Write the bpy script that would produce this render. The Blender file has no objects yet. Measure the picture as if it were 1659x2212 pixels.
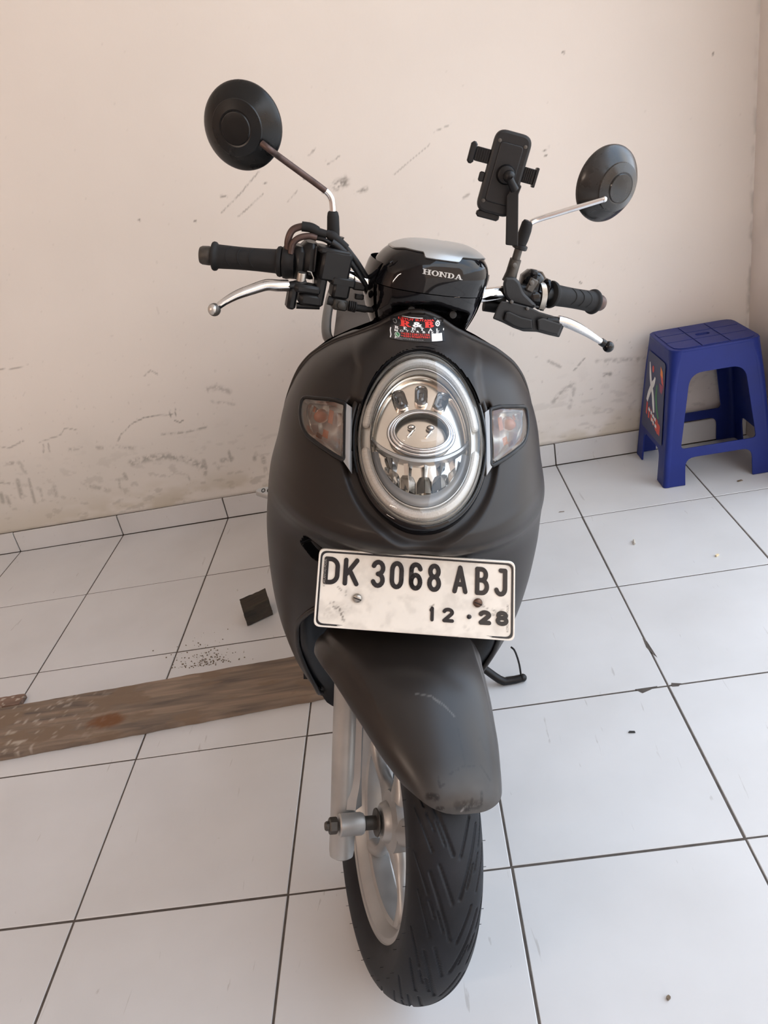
import bpy, math, random
import numpy as np
from mathutils import Matrix, Vector

# ------------------------------------------------------------------ camera
W, H = 1659, 2212
CAM = np.array([1.57961, -2.52868, 1.18566])
CR = np.array([[0.9847637, -0.0038329, -0.1738555],
               [0.1568493, 0.4512858, 0.8784870],
               [0.0750914, -0.8923712, 0.4450111]])      # rows: camera right, up, back
FPX = 1.0105983 * W
scene = bpy.context.scene
cam_data = bpy.data.cameras.new('camera')
cam_data.sensor_fit = 'HORIZONTAL'
cam_data.sensor_width = 36.0
cam_data.lens = 36.0 * 1.0105983
cam_data.clip_start = 0.02
cam = bpy.data.objects.new('camera', cam_data)
scene.collection.objects.link(cam)
m = Matrix.Identity(4)
for r in range(3):
    for c in range(3):
        m[r][c] = CR[c][r]
    m[r][3] = CAM[r]
cam.matrix_world = m
scene.camera = cam

# ------------------------------------------------------------------ sky and exposure
scene.view_settings.view_transform = 'Standard'
scene.view_settings.look = 'None'
scene.view_settings.gamma = 1.0
scene.view_settings.use_curve_mapping = False
scene.view_settings.exposure = 0.0
world = bpy.data.worlds.new('sky')
scene.world = world
world.use_nodes = True
wn = world.node_tree
wn.nodes.clear()
w_out = wn.nodes.new('ShaderNodeOutputWorld')
w_bg = wn.nodes.new('ShaderNodeBackground')
w_tc = wn.nodes.new('ShaderNodeTexCoord')
w_noise = wn.nodes.new('ShaderNodeTexNoise')
w_noise.inputs['Scale'].default_value = 2.2
w_noise.inputs['Detail'].default_value = 6
w_ramp = wn.nodes.new('ShaderNodeValToRGB')
w_ramp.color_ramp.elements[0].position = 0.40
w_ramp.color_ramp.elements[0].color = (0.60, 0.77, 1.0, 1)
w_ramp.color_ramp.elements[1].position = 0.60
w_ramp.color_ramp.elements[1].color = (1.0, 1.0, 1.0, 1)
wn.links.new(w_tc.outputs['Generated'], w_noise.inputs['Vector'])
wn.links.new(w_noise.outputs['Fac'], w_ramp.inputs['Fac'])
wn.links.new(w_ramp.outputs['Color'], w_bg.inputs['Color'])
w_bg.inputs['Strength'].default_value = 3.7
wn.links.new(w_bg.outputs['Background'], w_out.inputs['Surface'])

# sun high behind the building: it lights the yard in front, not the room
sun_d = bpy.data.lights.new('sun', 'SUN')
sun_d.energy = 3.0
sun_d.angle = math.radians(0.6)
sun_d.color = (1.0, 0.95, 0.88)
sun = bpy.data.objects.new('sun', sun_d)
scene.collection.objects.link(sun)
sun.rotation_euler = (math.radians(-32), math.radians(14), 0)

# ------------------------------------------------------------------ scooter pose
BR = np.array([[0.9746127, -0.0174524, 0.2232161],
               [0.0170119, 0.9998477, 0.0038963],
               [-0.2232501, 0.0, 0.9747612]])            # leaning on its side stand
BO = np.array([1.37944, -1.68105, 0.0015])
SR = np.array([[0.9731789, -0.2058794, 0.1026477],
               [0.2058794, 0.9785188, 0.0107102],
               [-0.1026477, 0.0107102, 0.9946601]])      # fork turned about the raked head
SA = np.array([0.0, 0.02595, 0.22956])


def ray(px, py):
    d = np.array([(px - W / 2) / FPX, -(py - H / 2) / FPX, -1.0])
    return CAM, CR.T @ d


def at(px, py, axis, val):
    """world point seen at a pixel on the plane axis=val"""
    c, d = ray(px, py)
    return c + d * (val - c[axis]) / d[axis]


def bl(px, py, y):
    """scooter-body point seen at a pixel, at depth y in the body frame"""
    c, d = ray(px, py)
    c = BR.T @ (c - BO)
    d = BR.T @ d
    return c + d * (y - c[1]) / d[1]


def sl(px, py, y):
    """the same in the frame of the turned fork"""
    c, d = ray(px, py)
    c = BR.T @ (c - BO)
    d = BR.T @ d
    c = SR.T @ (c - SA) + SA
    d = SR.T @ d
    return c + d * (y - c[1]) / d[1]


def steer(v):
    return (np.asarray(v, float) - SA) @ SR.T + SA


# ------------------------------------------------------------------ materials
def new_mat(name):
    mt = bpy.data.materials.new(name)
    mt.use_nodes = True
    return mt, mt.node_tree, mt.node_tree.nodes['Principled BSDF']


def simple(name, col, rough=0.5, metal=0.0, coat=0.0, noise=0.0, nscale=60.0, bump=0.0, bscale=300.0, spec=0.5, rvar=0.0):
    mt, nt, b = new_mat(name)
    b.inputs['Base Color'].default_value = (*col, 1)
    b.inputs['Roughness'].default_value = rough
    b.inputs['Metallic'].default_value = metal
    b.inputs['Coat Weight'].default_value = coat
    b.inputs['Specular IOR Level'].default_value = spec
    tc = nt.nodes.new('ShaderNodeTexCoord')
    if noise > 0 or rvar > 0:
        n = nt.nodes.new('ShaderNodeTexNoise')
        n.inputs['Scale'].default_value = nscale
        n.inputs['Detail'].default_value = 5
        nt.links.new(tc.outputs['Object'], n.inputs['Vector'])
        if noise > 0:
            r = nt.nodes.new('ShaderNodeMapRange')
            r.inputs['From Min'].default_value = 0.3
            r.inputs['From Max'].default_value = 0.7
            r.inputs['To Min'].default_value = 1 - noise
            r.inputs['To Max'].default_value = 1 + noise
            nt.links.new(n.outputs['Fac'], r.inputs['Value'])
            mx = nt.nodes.new('ShaderNodeVectorMath')
            mx.operation = 'SCALE'
            mx.inputs[0].default_value = col
            nt.links.new(r.outputs['Result'], mx.inputs['Scale'])
            nt.links.new(mx.outputs['Vector'], b.inputs['Base Color'])
        if rvar > 0:
            r = nt.nodes.new('ShaderNodeMapRange')
            r.inputs['From Min'].default_value = 0.3
            r.inputs['From Max'].default_value = 0.7
            r.inputs['To Min'].default_value = max(0.02, rough - rvar)
            r.inputs['To Max'].default_value = min(1, rough + rvar)
            nt.links.new(n.outputs['Fac'], r.inputs['Value'])
            nt.links.new(r.outputs['Result'], b.inputs['Roughness'])
    if bump > 0:
        n2 = nt.nodes.new('ShaderNodeTexNoise')
        n2.inputs['Scale'].default_value = bscale
        n2.inputs['Detail'].default_value = 3
        nt.links.new(tc.outputs['Object'], n2.inputs['Vector'])
        bp = nt.nodes.new('ShaderNodeBump')
        bp.inputs['Strength'].default_value = bump
        bp.inputs['Distance'].default_value = 0.001
        nt.links.new(n2.outputs['Fac'], bp.inputs['Height'])
        nt.links.new(bp.outputs['Normal'], b.inputs['Normal'])
    return mt


def glassy(name, tint=(1, 1, 1), rough=0.02, body=0.0, bodycol=(0.8, 0.8, 0.8)):
    """clear moulded plastic: see-through with a mirror-like skin"""
    mt = bpy.data.materials.new(name)
    mt.use_nodes = True
    nt = mt.node_tree
    nt.nodes.clear()
    out = nt.nodes.new('ShaderNodeOutputMaterial')
    tr = nt.nodes.new('ShaderNodeBsdfTransparent')
    tr.inputs['Color'].default_value = (*tint, 1)
    gl = nt.nodes.new('ShaderNodeBsdfGlossy')
    gl.inputs['Roughness'].default_value = rough
    fr = nt.nodes.new('ShaderNodeFresnel')
    fr.inputs['IOR'].default_value = 1.55
    mx = nt.nodes.new('ShaderNodeMixShader')
    nt.links.new(fr.outputs['Fac'], mx.inputs['Fac'])
    if body > 0:
        df = nt.nodes.new('ShaderNodeBsdfDiffuse')
        df.inputs['Color'].default_value = (*bodycol, 1)
        m2 = nt.nodes.new('ShaderNodeMixShader')
        m2.inputs['Fac'].default_value = body
        nt.links.new(tr.outputs['BSDF'], m2.inputs[1])
        nt.links.new(df.outputs['BSDF'], m2.inputs[2])
        nt.links.new(m2.outputs['Shader'], mx.inputs[1])
    else:
        nt.links.new(tr.outputs['BSDF'], mx.inputs[1])
    nt.links.new(gl.outputs['BSDF'], mx.inputs[2])
    nt.links.new(mx.outputs['Shader'], out.inputs['Surface'])
    return mt


def stained(name, base, stain, rough, attr='stain', noise=0.05, nscale=6.0, bump=0.0, bscale=80.0, dust=None):
    """a paint whose vertex attribute 'stain' (0..1) mixes in dirt"""
    mt, nt, b = new_mat(name)
    b.inputs['Roughness'].default_value = rough
    tc = nt.nodes.new('ShaderNodeTexCoord')
    at_ = nt.nodes.new('ShaderNodeAttribute')
    at_.attribute_name = attr
    n = nt.nodes.new('ShaderNodeTexNoise')
    n.inputs['Scale'].default_value = nscale
    n.inputs['Detail'].default_value = 6
    nt.links.new(tc.outputs['Object'], n.inputs['Vector'])
    r = nt.nodes.new('ShaderNodeMapRange')
    r.inputs['From Min'].default_value = 0.3
    r.inputs['From Max'].default_value = 0.7
    r.inputs['To Min'].default_value = 1 - noise
    r.inputs['To Max'].default_value = 1 + noise
    nt.links.new(n.outputs['Fac'], r.inputs['Value'])
    sc = nt.nodes.new('ShaderNodeVectorMath')
    sc.operation = 'SCALE'
    sc.inputs[0].default_value = base
    nt.links.new(r.outputs['Result'], sc.inputs['Scale'])
    mix = nt.nodes.new('ShaderNodeMix')
    mix.data_type = 'RGBA'
    nt.links.new(at_.outputs['Fac'], mix.inputs['Factor'])
    nt.links.new(sc.outputs['Vector'], mix.inputs['A'])
    mix.inputs['B'].default_value = (*stain, 1)
    nt.links.new(mix.outputs['Result'], b.inputs['Base Color'])
    if bump > 0:
        n2 = nt.nodes.new('ShaderNodeTexNoise')
        n2.inputs['Scale'].default_value = bscale
        n2.inputs['Detail'].default_value = 8
        nt.links.new(tc.outputs['Object'], n2.inputs['Vector'])
        bp = nt.nodes.new('ShaderNodeBump')
        bp.inputs['Strength'].default_value = bump
        bp.inputs['Distance'].default_value = 0.004
        nt.links.new(n2.outputs['Fac'], bp.inputs['Height'])
        nt.links.new(bp.outputs['Normal'], b.inputs['Normal'])
    return mt


M = {}
M['matte'] = simple('matte_graphite_paint', (0.0150, 0.0116, 0.0100), 0.40, 0.0, bump=0.05, bscale=900, spec=0.30)
M['gloss_black'] = simple('gloss_black_paint', (0.004, 0.004, 0.005), 0.05, spec=0.35)
M['black'] = simple('black_plastic', (0.006, 0.0062, 0.007), 0.42, rvar=0.08, spec=0.32)
M['deep_black'] = simple('inner_black_plastic', (0.003, 0.0035, 0.006), 0.4, spec=0.3)
M['soft_black'] = simple('satin_black_plastic', (0.010, 0.0105, 0.012), 0.45, spec=0.38, bump=0.08, bscale=700)
M['rubber'] = simple('black_rubber', (0.009, 0.009, 0.0095), 0.7, spec=0.35, noise=0.25, nscale=40, bump=0.1, bscale=500)
M['tyre'] = simple('tyre_rubber', (0.0075, 0.0085, 0.0115), 0.55, spec=0.28, noise=0.3, nscale=30, bump=0.1, bscale=600)
M['groove'] = simple('tyre_groove_rubber', (0.007, 0.007, 0.008), 0.8)
M['alloy'] = simple('cast_alloy_paint', (0.40, 0.40, 0.395), 0.38, 0.55, noise=0.08, nscale=25, rvar=0.08)
M['alloy2'] = simple('fork_alloy_paint', (0.41, 0.41, 0.40), 0.38, 0.55, noise=0.10, nscale=18)
M['chrome'] = simple('chrome_plate', (0.82, 0.82, 0.83), 0.08, 1.0, rvar=0.04)
M['polished'] = simple('polished_lever_metal', (0.66, 0.66, 0.66), 0.22, 1.0, noise=0.1, nscale=30, rvar=0.1)
M['rusty'] = simple('rusty_chrome', (0.085, 0.055, 0.048), 0.45, 0.6, noise=0.4, nscale=45)
M['steel'] = simple('worn_steel', (0.40, 0.38, 0.35), 0.4, 1.0, noise=0.2, nscale=90)
M['darksteel'] = simple('dark_oxidised_steel', (0.09, 0.083, 0.075), 0.5, 0.7, noise=0.3, nscale=70)
M['rust_bolt'] = simple('rusty_bolt', (0.11, 0.065, 0.045), 0.5, 0.6, noise=0.4, nscale=120)
M['silver'] = simple('silver_paint', (0.42, 0.43, 0.43), 0.34, 0.5, coat=0.2)
M['reflector'] = simple('chromed_reflector', (0.74, 0.68, 0.60), 0.16, 1.0)
M['bright_reflector'] = simple('bright_facet_reflector', (0.80, 0.77, 0.73), 0.07, 1.0)
M['bezel'] = simple('pale_lamp_bezel', (0.80, 0.77, 0.72), 0.28, 0.35)
M['bowl'] = simple('bright_signal_bowl', (0.85, 0.83, 0.80), 0.22, 0.75)
M['lamp_white'] = simple('translucent_light_guide', (0.88, 0.86, 0.82), 0.25, coat=0.5, spec=0.6)
M['frost'] = simple('frosted_grey_plastic', (0.30, 0.30, 0.298), 0.38, 0.2)
M['led_dark'] = simple('dark_led_window', (0.06, 0.055, 0.05), 0.06, 0.4, coat=1.0)
M['amber'] = simple('amber_bulb', (0.46, 0.15, 0.065), 0.2, coat=0.4)
M['glass'] = glassy('clear_lens')
M['lensring'] = glassy('moulded_lens_ring', (0.95, 0.95, 0.93), 0.03, 0.08, (0.75, 0.73, 0.70))
M['plate_white'] = stained('plate_enamel', (0.80, 0.76, 0.69), (0.10, 0.08, 0.065), 0.35, noise=0.05, nscale=25)
M['plate_black'] = simple('plate_black_enamel', (0.012, 0.013, 0.016), 0.22, coat=0.3)
M['white'] = simple('white_print', (0.82, 0.82, 0.80), 0.4)
M['red'] = simple('red_print', (0.72, 0.045, 0.035), 0.4)
M['darkred'] = simple('dark_red_print', (0.35, 0.02, 0.03), 0.4)
M['green'] = simple('green_print', (0.03, 0.20, 0.07), 0.4)
M['sticker'] = simple('black_vinyl_sticker', (0.012, 0.012, 0.013), 0.3, coat=0.2)
M['glass_mirror'] = simple('mirror_glass', (0.9, 0.9, 0.9), 0.01, 1.0)
M['seat'] = simple('seat_vinyl', (0.035, 0.030, 0.027), 0.55, bump=0.15, bscale=500)
M['blue'] = simple('blue_plastic', (0.010, 0.023, 0.170), 0.45, spec=0.3, noise=0.10, nscale=9, rvar=0.06)
M['blue_label'] = simple('navy_label_print', (0.020, 0.030, 0.10), 0.4)
M['orange'] = simple('orange_print', (0.85, 0.22, 0.02), 0.4)
M['magenta'] = simple('magenta_print', (0.30, 0.03, 0.09), 0.4)
M['redorange'] = simple('coral_print', (0.62, 0.06, 0.04), 0.4)
M['grout'] = simple('grey_grout', (0.085, 0.072, 0.062), 0.9, noise=0.3, nscale=40)
M['mirror_black'] = simple('mirror_housing_black', (0.005, 0.0055, 0.006), 0.30, rvar=0.05, spec=0.35)
M['mirror_worn'] = simple('worn_mirror_housing', (0.022, 0.021, 0.020), 0.28, noise=0.5, nscale=30, rvar=0.12)
M['union'] = simple('grey_union_casting', (0.035, 0.033, 0.030), 0.5, 0.5)
M['rail'] = simple('dark_silver_rail', (0.10, 0.098, 0.095), 0.35, 0.4)
M['label_grey'] = simple('pale_lever_wear', (0.55, 0.53, 0.5), 0.35, 0.8)

# ------------------------------------------------------------------ mesh helpers
COL = scene.collection


class MB:
    def __init__(s):
        s.v = []
        s.f = []
        s.n = 0

    def add(s, verts, faces):
        verts = np.asarray(verts, float).reshape(-1, 3)
        s.v.append(verts)
        o = s.n
        s.f += [tuple(i + o for i in f) for f in faces]
        s.n += len(verts)

    def box(s, c, size, R=None, bev=0.0):
        hx, hy, hz = [q / 2 for q in size]
        if bev <= 0:
            V = np.array([[x, y, z] for z in (-hz, hz) for y in (-hy, hy) for x in (-hx, hx)])
            F = [(0, 2, 3, 1), (4, 5, 7, 6), (0, 1, 5, 4), (2, 6, 7, 3), (0, 4, 6, 2), (1, 3, 7, 5)]
        else:
            b = min(bev, hx * .99, hy * .99, hz * .99)
            ring = lambda ax, ay, z: [[-ax, -ay, z], [ax, -ay, z], [ax, ay, z], [-ax, ay, z]]

            def oct_(ax, ay, k, z):
                return [[-ax + k, -ay, z], [ax - k, -ay, z], [ax, -ay + k, z], [ax, ay - k, z],
                        [ax - k, ay, z], [-ax + k, ay, z], [-ax, ay - k, z], [-ax, -ay + k, z]]
            V = np.array(oct_(hx - b * .6, hy - b * .6, b * .6, -hz) + oct_(hx, hy, b, -hz + b * .7) + oct_(hx, hy, b, hz - b * .7) + oct_(hx - b * .6, hy - b * .6, b * .6, hz))
            F = [tuple(range(7, -1, -1)), tuple(range(24, 32))]
            for r in range(3):
                for i in range(8):
                    j = (i + 1) % 8
                    F.append((r * 8 + i, r * 8 + j, r * 8 + 8 + j, r * 8 + 8 + i))
        if R is not None:
            V = V @ np.asarray(R, float).T
        s.add(V + np.asarray(c, float), F)

    def tube(s, pts, rad, seg=12, cap=True, flat=1.0):
        P = np.asarray(pts, float)
        n = len(P)
        rad = np.broadcast_to(np.asarray(rad, float), (n,))
        T = np.gradient(P, axis=0)
        T /= np.linalg.norm(T, axis=1)[:, None] + 1e-12
        u = np.cross(T[0], [0, 0, 1.0])
        if np.linalg.norm(u) < 1e-3:
            u = np.cross(T[0], [0, 1.0, 0])
        u /= np.linalg.norm(u)
        V = []
        for i in range(n):
            u = u - T[i] * (u @ T[i])
            u /= np.linalg.norm(u)
            w = np.cross(T[i], u)
            for k in range(seg):
                a = 2 * math.pi * k / seg
                V.append(P[i] + rad[i] * (math.cos(a) * u + flat * math.sin(a) * w))
        F = []
        for i in range(n - 1):
            for k in range(seg):
                k2 = (k + 1) % seg
                F.append((i * seg + k, i * seg + k2, (i + 1) * seg + k2, (i + 1) * seg + k))
        if cap:
            F.append(tuple(range(seg - 1, -1, -1)))
            F.append(tuple((n - 1) * seg + k for k in range(seg)))
        s.add(V, F)

    def lathe(s, prof, origin, axis, seg=32, cap=True, ref=None, sx=1.0, sy=1.0):
        """prof: (radius, distance along axis)"""
        a = np.asarray(axis, float)
        a = a / np.linalg.norm(a)
        u = np.asarray(ref, float) if ref is not None else np.cross(a, [0.31, 0.2, 1.0])
        u = u - a * (u @ a)
        u /= np.linalg.norm(u)
        w = np.cross(a, u)
        V = []
        for r, d in prof:
            for k in range(seg):
                t = 2 * math.pi * k / seg
                V.append(np.asarray(origin) + a * d + r * (sx * math.cos(t) * u + sy * math.sin(t) * w))
        F = []
        for i in range(len(prof) - 1):
            for k in range(seg):
                k2 = (k + 1) % seg
                F.append((i * seg + k, i * seg + k2, (i + 1) * seg + k2, (i + 1) * seg + k))
        if cap:
            F.append(tuple(range(seg - 1, -1, -1)))
            F.append(tuple((len(prof) - 1) * seg + k for k in range(seg)))
        s.add(V, F)

    def ball(s, c, r, seg=20, rings=12, R=None):
        r = np.broadcast_to(np.asarray(r, float), (3,))
        V = [[0, 0, -r[2]]]
        for i in range(1, rings):
            p = -math.pi / 2 + math.pi * i / rings
            for k in range(seg):
                t = 2 * math.pi * k / seg
                V.append([r[0] * math.cos(p) * math.cos(t), r[1] * math.cos(p) * math.sin(t), r[2] * math.sin(p)])
        V.append([0, 0, r[2]])
        F = [(0, 1 + (k + 1) % seg, 1 + k) for k in range(seg)]
        for i in range(rings - 2):
            for k in range(seg):
                k2 = (k + 1) % seg
                F.append((1 + i * seg + k, 1 + i * seg + k2, 1 + (i + 1) * seg + k2, 1 + (i + 1) * seg + k))
        e = len(V) - 1
        b = 1 + (rings - 2) * seg
        F += [(b + k, b + (k + 1) % seg, e) for k in range(seg)]
        V = np.array(V)
        if R is not None:
            V = V @ np.asarray(R, float).T
        s.add(V + np.asarray(c, float), F)

    def grid(s, G, mask=None, closed_u=False):
        """G[i][j] -> points; faces where mask true"""
        G = np.asarray(G, float)
        a, b = G.shape[:2]
        F = []
        jb = b if closed_u else b - 1
        for i in range(a - 1):
            for j in range(jb):
                j2 = (j + 1) % b
                if mask is None or mask[i][j]:
                    F.append((i * b + j, i * b + j2, (i + 1) * b + j2, (i + 1) * b + j))
        s.add(G.reshape(-1, 3), F)

    def prism(s, poly, fmap, h0, h1):
        """poly: 2-D outline (ccw); fmap(u, v, h) -> point"""
        n = len(poly)
        V = [fmap(u, v, h0) for u, v in poly] + [fmap(u, v, h1) for u, v in poly]
        F = [tuple(range(n - 1, -1, -1)), tuple(range(n, 2 * n))]
        for i in range(n):
            j = (i + 1) % n
            F.append((i, j, n + j, n + i))
        s.add(V, F)

    def verts(s):
        return np.concatenate(s.v) if s.v else np.zeros((0, 3))

    def build(s, name, mat, parent=None, st=False, smooth=40.0, kind=None, xf=None, recalc=False, face=None):
        me = bpy.data.meshes.new(name)
        V = s.verts()
        if st:
            V = steer(V)
        if xf is not None:
            V = xf(V)
        faces = s.f
        if face is not None:
            tot = np.zeros(3)
            for f in faces:
                if len(f) > 2:
                    tot += np.cross(V[f[1]] - V[f[0]], V[f[2]] - V[f[0]])
            if tot @ np.asarray(face, float) < 0:
                faces = [f[::-1] for f in faces]
        me.from_pydata(V.tolist(), [], faces)
        if recalc:
            import bmesh
            bm = bmesh.new()
            bm.from_mesh(me)
            bmesh.ops.recalc_face_normals(bm, faces=bm.faces)
            bm.to_mesh(me)
            bm.free()
        if smooth:
            me.polygons.foreach_set('use_smooth', np.ones(len(me.polygons), bool))
            me.set_sharp_from_angle(angle=math.radians(smooth))
        me.materials.append(M[mat] if isinstance(mat, str) else mat)
        me.update()
        ob = bpy.data.objects.new(name, me)
        COL.objects.link(ob)
        if parent is not None:
            ob.parent = parent
        if kind:
            ob['kind'] = kind
        return ob


def tag(o, label=None, cat=None, group=None, kind=None):
    if label:
        o['label'] = label
    if cat:
        o['category'] = cat
    if group:
        o['group'] = group
    if kind:
        o['kind'] = kind
    return o


def empty(name, loc=(0, 0, 0), R=None, parent=None):
    o = bpy.data.objects.new(name, None)
    o.empty_display_size = 0.1
    COL.objects.link(o)
    mm = Matrix.Identity(4)
    for r in range(3):
        for c in range(3):
            if R is not None:
                mm[r][c] = R[r][c]
        mm[r][3] = loc[r]
    if parent is not None:
        o.parent = parent
    o.matrix_local = mm
    return o


def attr(ob, name, vals):
    a = ob.data.attributes.new(name, 'FLOAT', 'POINT')
    a.data.foreach_set('value', np.asarray(vals, np.float32))


def pchip(xs, ys, x):
    xs = np.asarray(xs, float)
    ys = np.asarray(ys, float)
    if xs[0] > xs[-1]:
        xs, ys = xs[::-1], ys[::-1]
    h = np.diff(xs)
    dl = np.diff(ys) / h
    d = np.zeros(len(xs))
    for i in range(1, len(xs) - 1):
        if dl[i - 1] * dl[i] > 0:
            w1, w2 = 2 * h[i] + h[i - 1], h[i] + 2 * h[i - 1]
            d[i] = (w1 + w2) / (w1 / dl[i - 1] + w2 / dl[i])
    d[0], d[-1] = dl[0], dl[-1]
    x = np.clip(np.asarray(x, float), xs[0], xs[-1])
    i = np.clip(np.searchsorted(xs, x) - 1, 0, len(xs) - 2)
    t = (x - xs[i]) / h[i]
    return ((1 + 2 * t) * (1 - t) ** 2 * ys[i] + t * (1 - t) ** 2 * h[i] * d[i] + t * t * (3 - 2 * t) * ys[i + 1] + t * t * (t - 1) * h[i] * d[i + 1])


def smooth_path(P, n=24):
    P = np.asarray(P, float)
    d = np.r_[0, np.cumsum(np.linalg.norm(np.diff(P, axis=0), axis=1))]
    t = np.linspace(0, d[-1], n)
    Q = np.zeros((n, P.shape[1]))
    # Catmull-Rom through the points
    for k in range(n):
        i = min(max(np.searchsorted(d, t[k]) - 1, 0), len(P) - 2)
        f = (t[k] - d[i]) / (d[i + 1] - d[i] + 1e-12)
        p0 = P[max(i - 1, 0)]
        p1, p2 = P[i], P[i + 1]
        p3 = P[min(i + 2, len(P) - 1)]
        Q[k] = 0.5 * (2 * p1 + (p2 - p0) * f + (2 * p0 - 5 * p1 + 4 * p2 - p3) * f * f + (3 * p1 - p0 - 3 * p2 + p3) * f ** 3)
    return Q


def sstep(a, b, x):
    t = np.clip((np.asarray(x, float) - a) / (b - a), 0, 1)
    return t * t * (3 - 2 * t)


def unit(v):
    v = np.asarray(v, float)
    return v / np.linalg.norm(v)


# ------------------------------------------------------------------ lettering
def arc(cx, cy, rx, ry, a0, a1, n=10):
    return [(cx + rx * math.cos(math.radians(a0 + (a1 - a0) * i / n)), cy + ry * math.sin(math.radians(a0 + (a1 - a0) * i / n))) for i in range(n + 1)]


GL = {
    'D': (.50, [[(0, 0), (0, 1), (.18, 1)] + arc(.18, .68, .32, .32, 90, 0) + arc(.18, .32, .32, .32, 0, -90) + [(0, 0)]]),
    'K': (.54, [[(0, 0), (0, 1)], [(.5, 1), (.06, .42)], [(.18, .58), (.52, 0)]]),
    '3': (.50, [arc(.25, .75, .25, .25, 160, -90) + arc(.25, .25, .25, .25, 90, -160)]),
    '0': (.48, [arc(.24, .70, .24, .30, 0, 180) + arc(.24, .30, .24, .30, 180, 360) + [(.48, .70)]]),
    '6': (.48, [arc(.24, .76, .24, .24, 15, 180) + arc(.24, .27, .24, .27, 180, 360) + arc(.24, .27, .24, .29, 0, 180)]),
    '8': (.48, [arc(.24, .77, .21, .23, -90, 270, 20), arc(.24, .27, .24, .27, 90, 450, 20)]),
    'A': (.54, [[(0, 0), (.27, 1), (.54, 0)], [(.12, .30), (.42, .30)]]),
    'B': (.50, [[(0, 0), (0, 1), (.22, 1)] + arc(.22, .77, .23, .23, 90, -90) + [(.05, .54), (.24, .54)] + arc(.24, .27, .27, .27, 90, -90) + [(0, 0)]]),
    'J': (.46, [[(.22, 1), (.44, 1), (.44, .25)] + arc(.22, .24, .22, .24, 0, -165)]),
    '1': (.12, [[(.0, .84), (.12, 1), (.12, 0)]]),
    '2': (.50, [arc(.25, .75, .24, .25, 165, -35) + [(.02, 0), (.50, 0)]]),
    '.': (.0, [[(0, .45), (0, .46)]]),
}


def stroke_prisms(mb, line, wd, fmap, h0, h1, cap=8):
    """round-ended strokes"""
    L = np.asarray(line, float)
    for a, b in zip(L[:-1], L[1:]):
        d = b - a
        q = np.linalg.norm(d)
        if q < 1e-9:
            continue
        d /= q
        nrm = np.array([-d[1], d[0]]) * wd / 2
        # a stadium outline for every segment keeps joints round
        poly = []
        a0 = math.atan2(-nrm[1], -nrm[0])
        for k in range(cap + 1):
            t = a0 - 0 + math.pi * k / cap
            # end cap about b
            poly.append(tuple(b + wd / 2 * np.array([math.cos(t), math.sin(t)])))
        for k in range(cap + 1):
            t = a0 + math.pi + math.pi * k / cap
            poly.append(tuple(a + wd / 2 * np.array([math.cos(t), math.sin(t)])))
        mb.prism(poly, fmap, h0, h1)


def flat_quads(mb, polys, fmap, h):
    for poly in polys:
        mb.add([fmap(u, v, h) for u, v in poly], [tuple(range(len(poly)))])


def seg_quad(a, b, wd):
    a = np.asarray(a, float)
    b = np.asarray(b, float)
    d = unit(b - a)
    n_ = np.array([-d[1], d[0]]) * wd / 2
    return [tuple(a - n_), tuple(b - n_), tuple(b + n_), tuple(a + n_)]


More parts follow.
